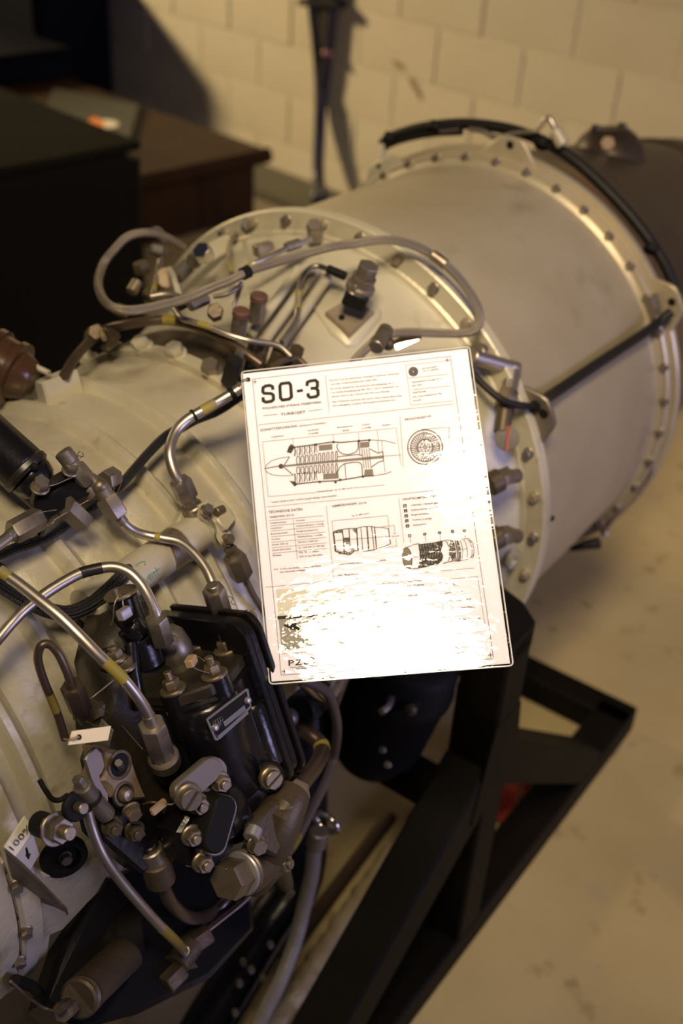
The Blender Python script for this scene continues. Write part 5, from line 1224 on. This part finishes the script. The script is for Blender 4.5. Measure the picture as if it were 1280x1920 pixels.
# black seam hose along the casing and round behind the flange
tube('seam_hose', [(1000, 764, .352), (1016, 752, .350), (1040, 736, .341), (1090, 702, .339), (1150, 662, .339), (1200, 629, .340), (1232, 606, .346), (1258, 585, .362)], 20, 'rubber', seg=14)
C2 = []
for px, py in ((716, 270), (735, 256), (775, 243), (820, 235), (870, 232), (925, 237), (975, 248), (1020, 266), (1065, 292), (1110, 330), (1150, 370), (1190, 415), (1225, 462), (1250, 505), (1264, 545), (1262, 580), (1250, 596)):
    d = eray(px, py); C2.append(EC + d * ((.445 - EC.x) / d.x))
part('loom_cable', MB().tube(catmull(C2, 6), .0085, 14), 'rubber', None, 60)
lm = part('loom_cable', MB().tube(catmull([c + V3((-.004, 0, -.012)) for c in C2[:5]], 6), .005, 10), 'rubber', None, 60)
for i in (1, 3, 7, 12): c = C2[i]; part('cable_tie', MB().cyl(c + V3((-.012, 0, -.006)), c + V3((-.003, 0, .004)), .011, seg=12), 'blackm', None)
def backpt(px, py, s): d = eray(px, py); return EC + d * ((s - EC.x) / d.x)
part('thin_line', MB().tube(catmull([backpt(x, y, .43) for x, y in ((880, 242), (905, 246), (930, 258), (960, 252), (1000, 246), (1012, 236), (1026, 222), (1036, 232), (1044, 254), (1052, 270))], 5), .0042, 10), 'steel', None, 60)
a, b = backpt(1040, 244, .43), backpt(1056, 272, .43); part('line_fitting', MB().cyl(a, b, .010, seg=16), 'cream2', None); part('line_fitting', MB().cyl(backpt(820, 245, .44), backpt(862, 240, .44), .005, seg=12), 'chrome', None)
part('loom_stand_off', MB().cyl(backpt(716, 272, .44), backpt(716, 300, .42), .006, seg=12), 'cream2', None)
# sensor boss on the exhaust cone
a = backpt(1138, 306, .80); b = backpt(1140, 240, .80); bL = (b - a).length
eb_ = part('exhaust_boss', MB().lathe(a, b - a, [(-.04, .080), (-.01, .074), (bL * .45, .062), (bL * .75, .050), (bL * .95, .036), (bL, .026)], 26), 'exhaust', None, 30)
for dx in (-.018, .020):
    c_ = b + V3((dx * 1.3, -dx * .7, -.012)); obj('boss_bolt', MB().hexa(c_, c_ + V3((0, 0, .018)), .016), 'exhaust', eb_)
c_ = a + (b - a) * .55 + (EC - a).normalized() * .054; obj('worn_patch', MB().hexa(c_, c_ + (EC - a).normalized() * .010, .022), 'seal', eb_)
# lower rear drain line
part('rear_drain_line', MB().tube(catmull([backpt(x, y, .40) for x, y in ((1222, 872), (1216, 894), (1180, 935), (1140, 985), (1130, 1002))], 5), .005, 10), 'steel', None, 60)
part('drain_bracket', MB().tube([backpt(1126, 970, .39), backpt(1130, 985, .40), backpt(1134, 1002, .40)], .006, 10), 'steel', None, 60); part('drain_boot', MB().tube([backpt(1068, 1030, .36), backpt(1095, 1022, .37), backpt(1122, 1018, .39)], [.004, .008, .010], 12), 'rubber', None, 60)
for q in ((929, 640), (1036, 972)): p = R(*q, .328); part('rivet_plug', MB().cyl(p - rad(p) * .002, p + rad(p) * .001, .004, seg=10), 'blackm', None)
part('corner_gusset', MB().extrude([backpt(x, y, .385) for x, y in ((1196, 560), (1222, 556), (1232, 590), (1214, 612), (1198, 606))], V3((.02, 0, 0)), .001), 'greypl', None)

# ================================================================== PAPER TAG
tg = [R(x, y, .345) for x, y in ((135, 1371), (208, 1361), (202.5, 1388), (128, 1397))]
c0 = sum((e2w(p) for p in tg), V3()) / 4
tr_ = empty('paper_tag', c0)
W4 = [e2w(p) - c0 for p in tg]
obj('card', MB().extrude(W4, (e2w(R(168, 1379, .344)) - e2w(R(168, 1379, .3445))), 0), 'tag', tr_, 0)
h0 = e2w(R(148, 1382, .3456)) - c0; nrm = (W4[1] - W4[0]).cross(W4[2] - W4[0]).normalized()
if nrm.dot(CAM - c0) < 0: nrm = -nrm
obj('punched_hole', MB().lathe(h0, nrm, [(0, .0018), (.0004, .0021), (.0002, .0014)], 14), 'blackm', tr_); obj('hole_centre', MB().cyl(h0 - nrm * .0004, h0 + nrm * .0002, .0018, seg=14), 'blackm', tr_)
obj('tie_string', MB().tube(catmull([e2w(R(148, 1382, .347)) - c0, e2w(R(138, 1385, .348)) - c0, e2w(R(128, 1387, .344)) - c0, e2w(R(120, 1386, .325)) - c0], 5), .0008, 6), 'seal', tr_)
tag(tr_, 'small cream paper tag tied with copper string beside the black fuel unit', 'tag')
# tie wire from the sheet corner to the tube
ca, cb_ = SB + SX * SL(465, 712).x + SY * SL(465, 712).y + SN * .001, e2w(R(452, 722, .352))
o = obj('tie_wire', MB().tube(catmull([SL(465, 712, .0012), SL(459, 714, .003), SL(452, 717, .002), SL(447, 721, -.004)], 5), .0008, 6), 'chrome', sg)
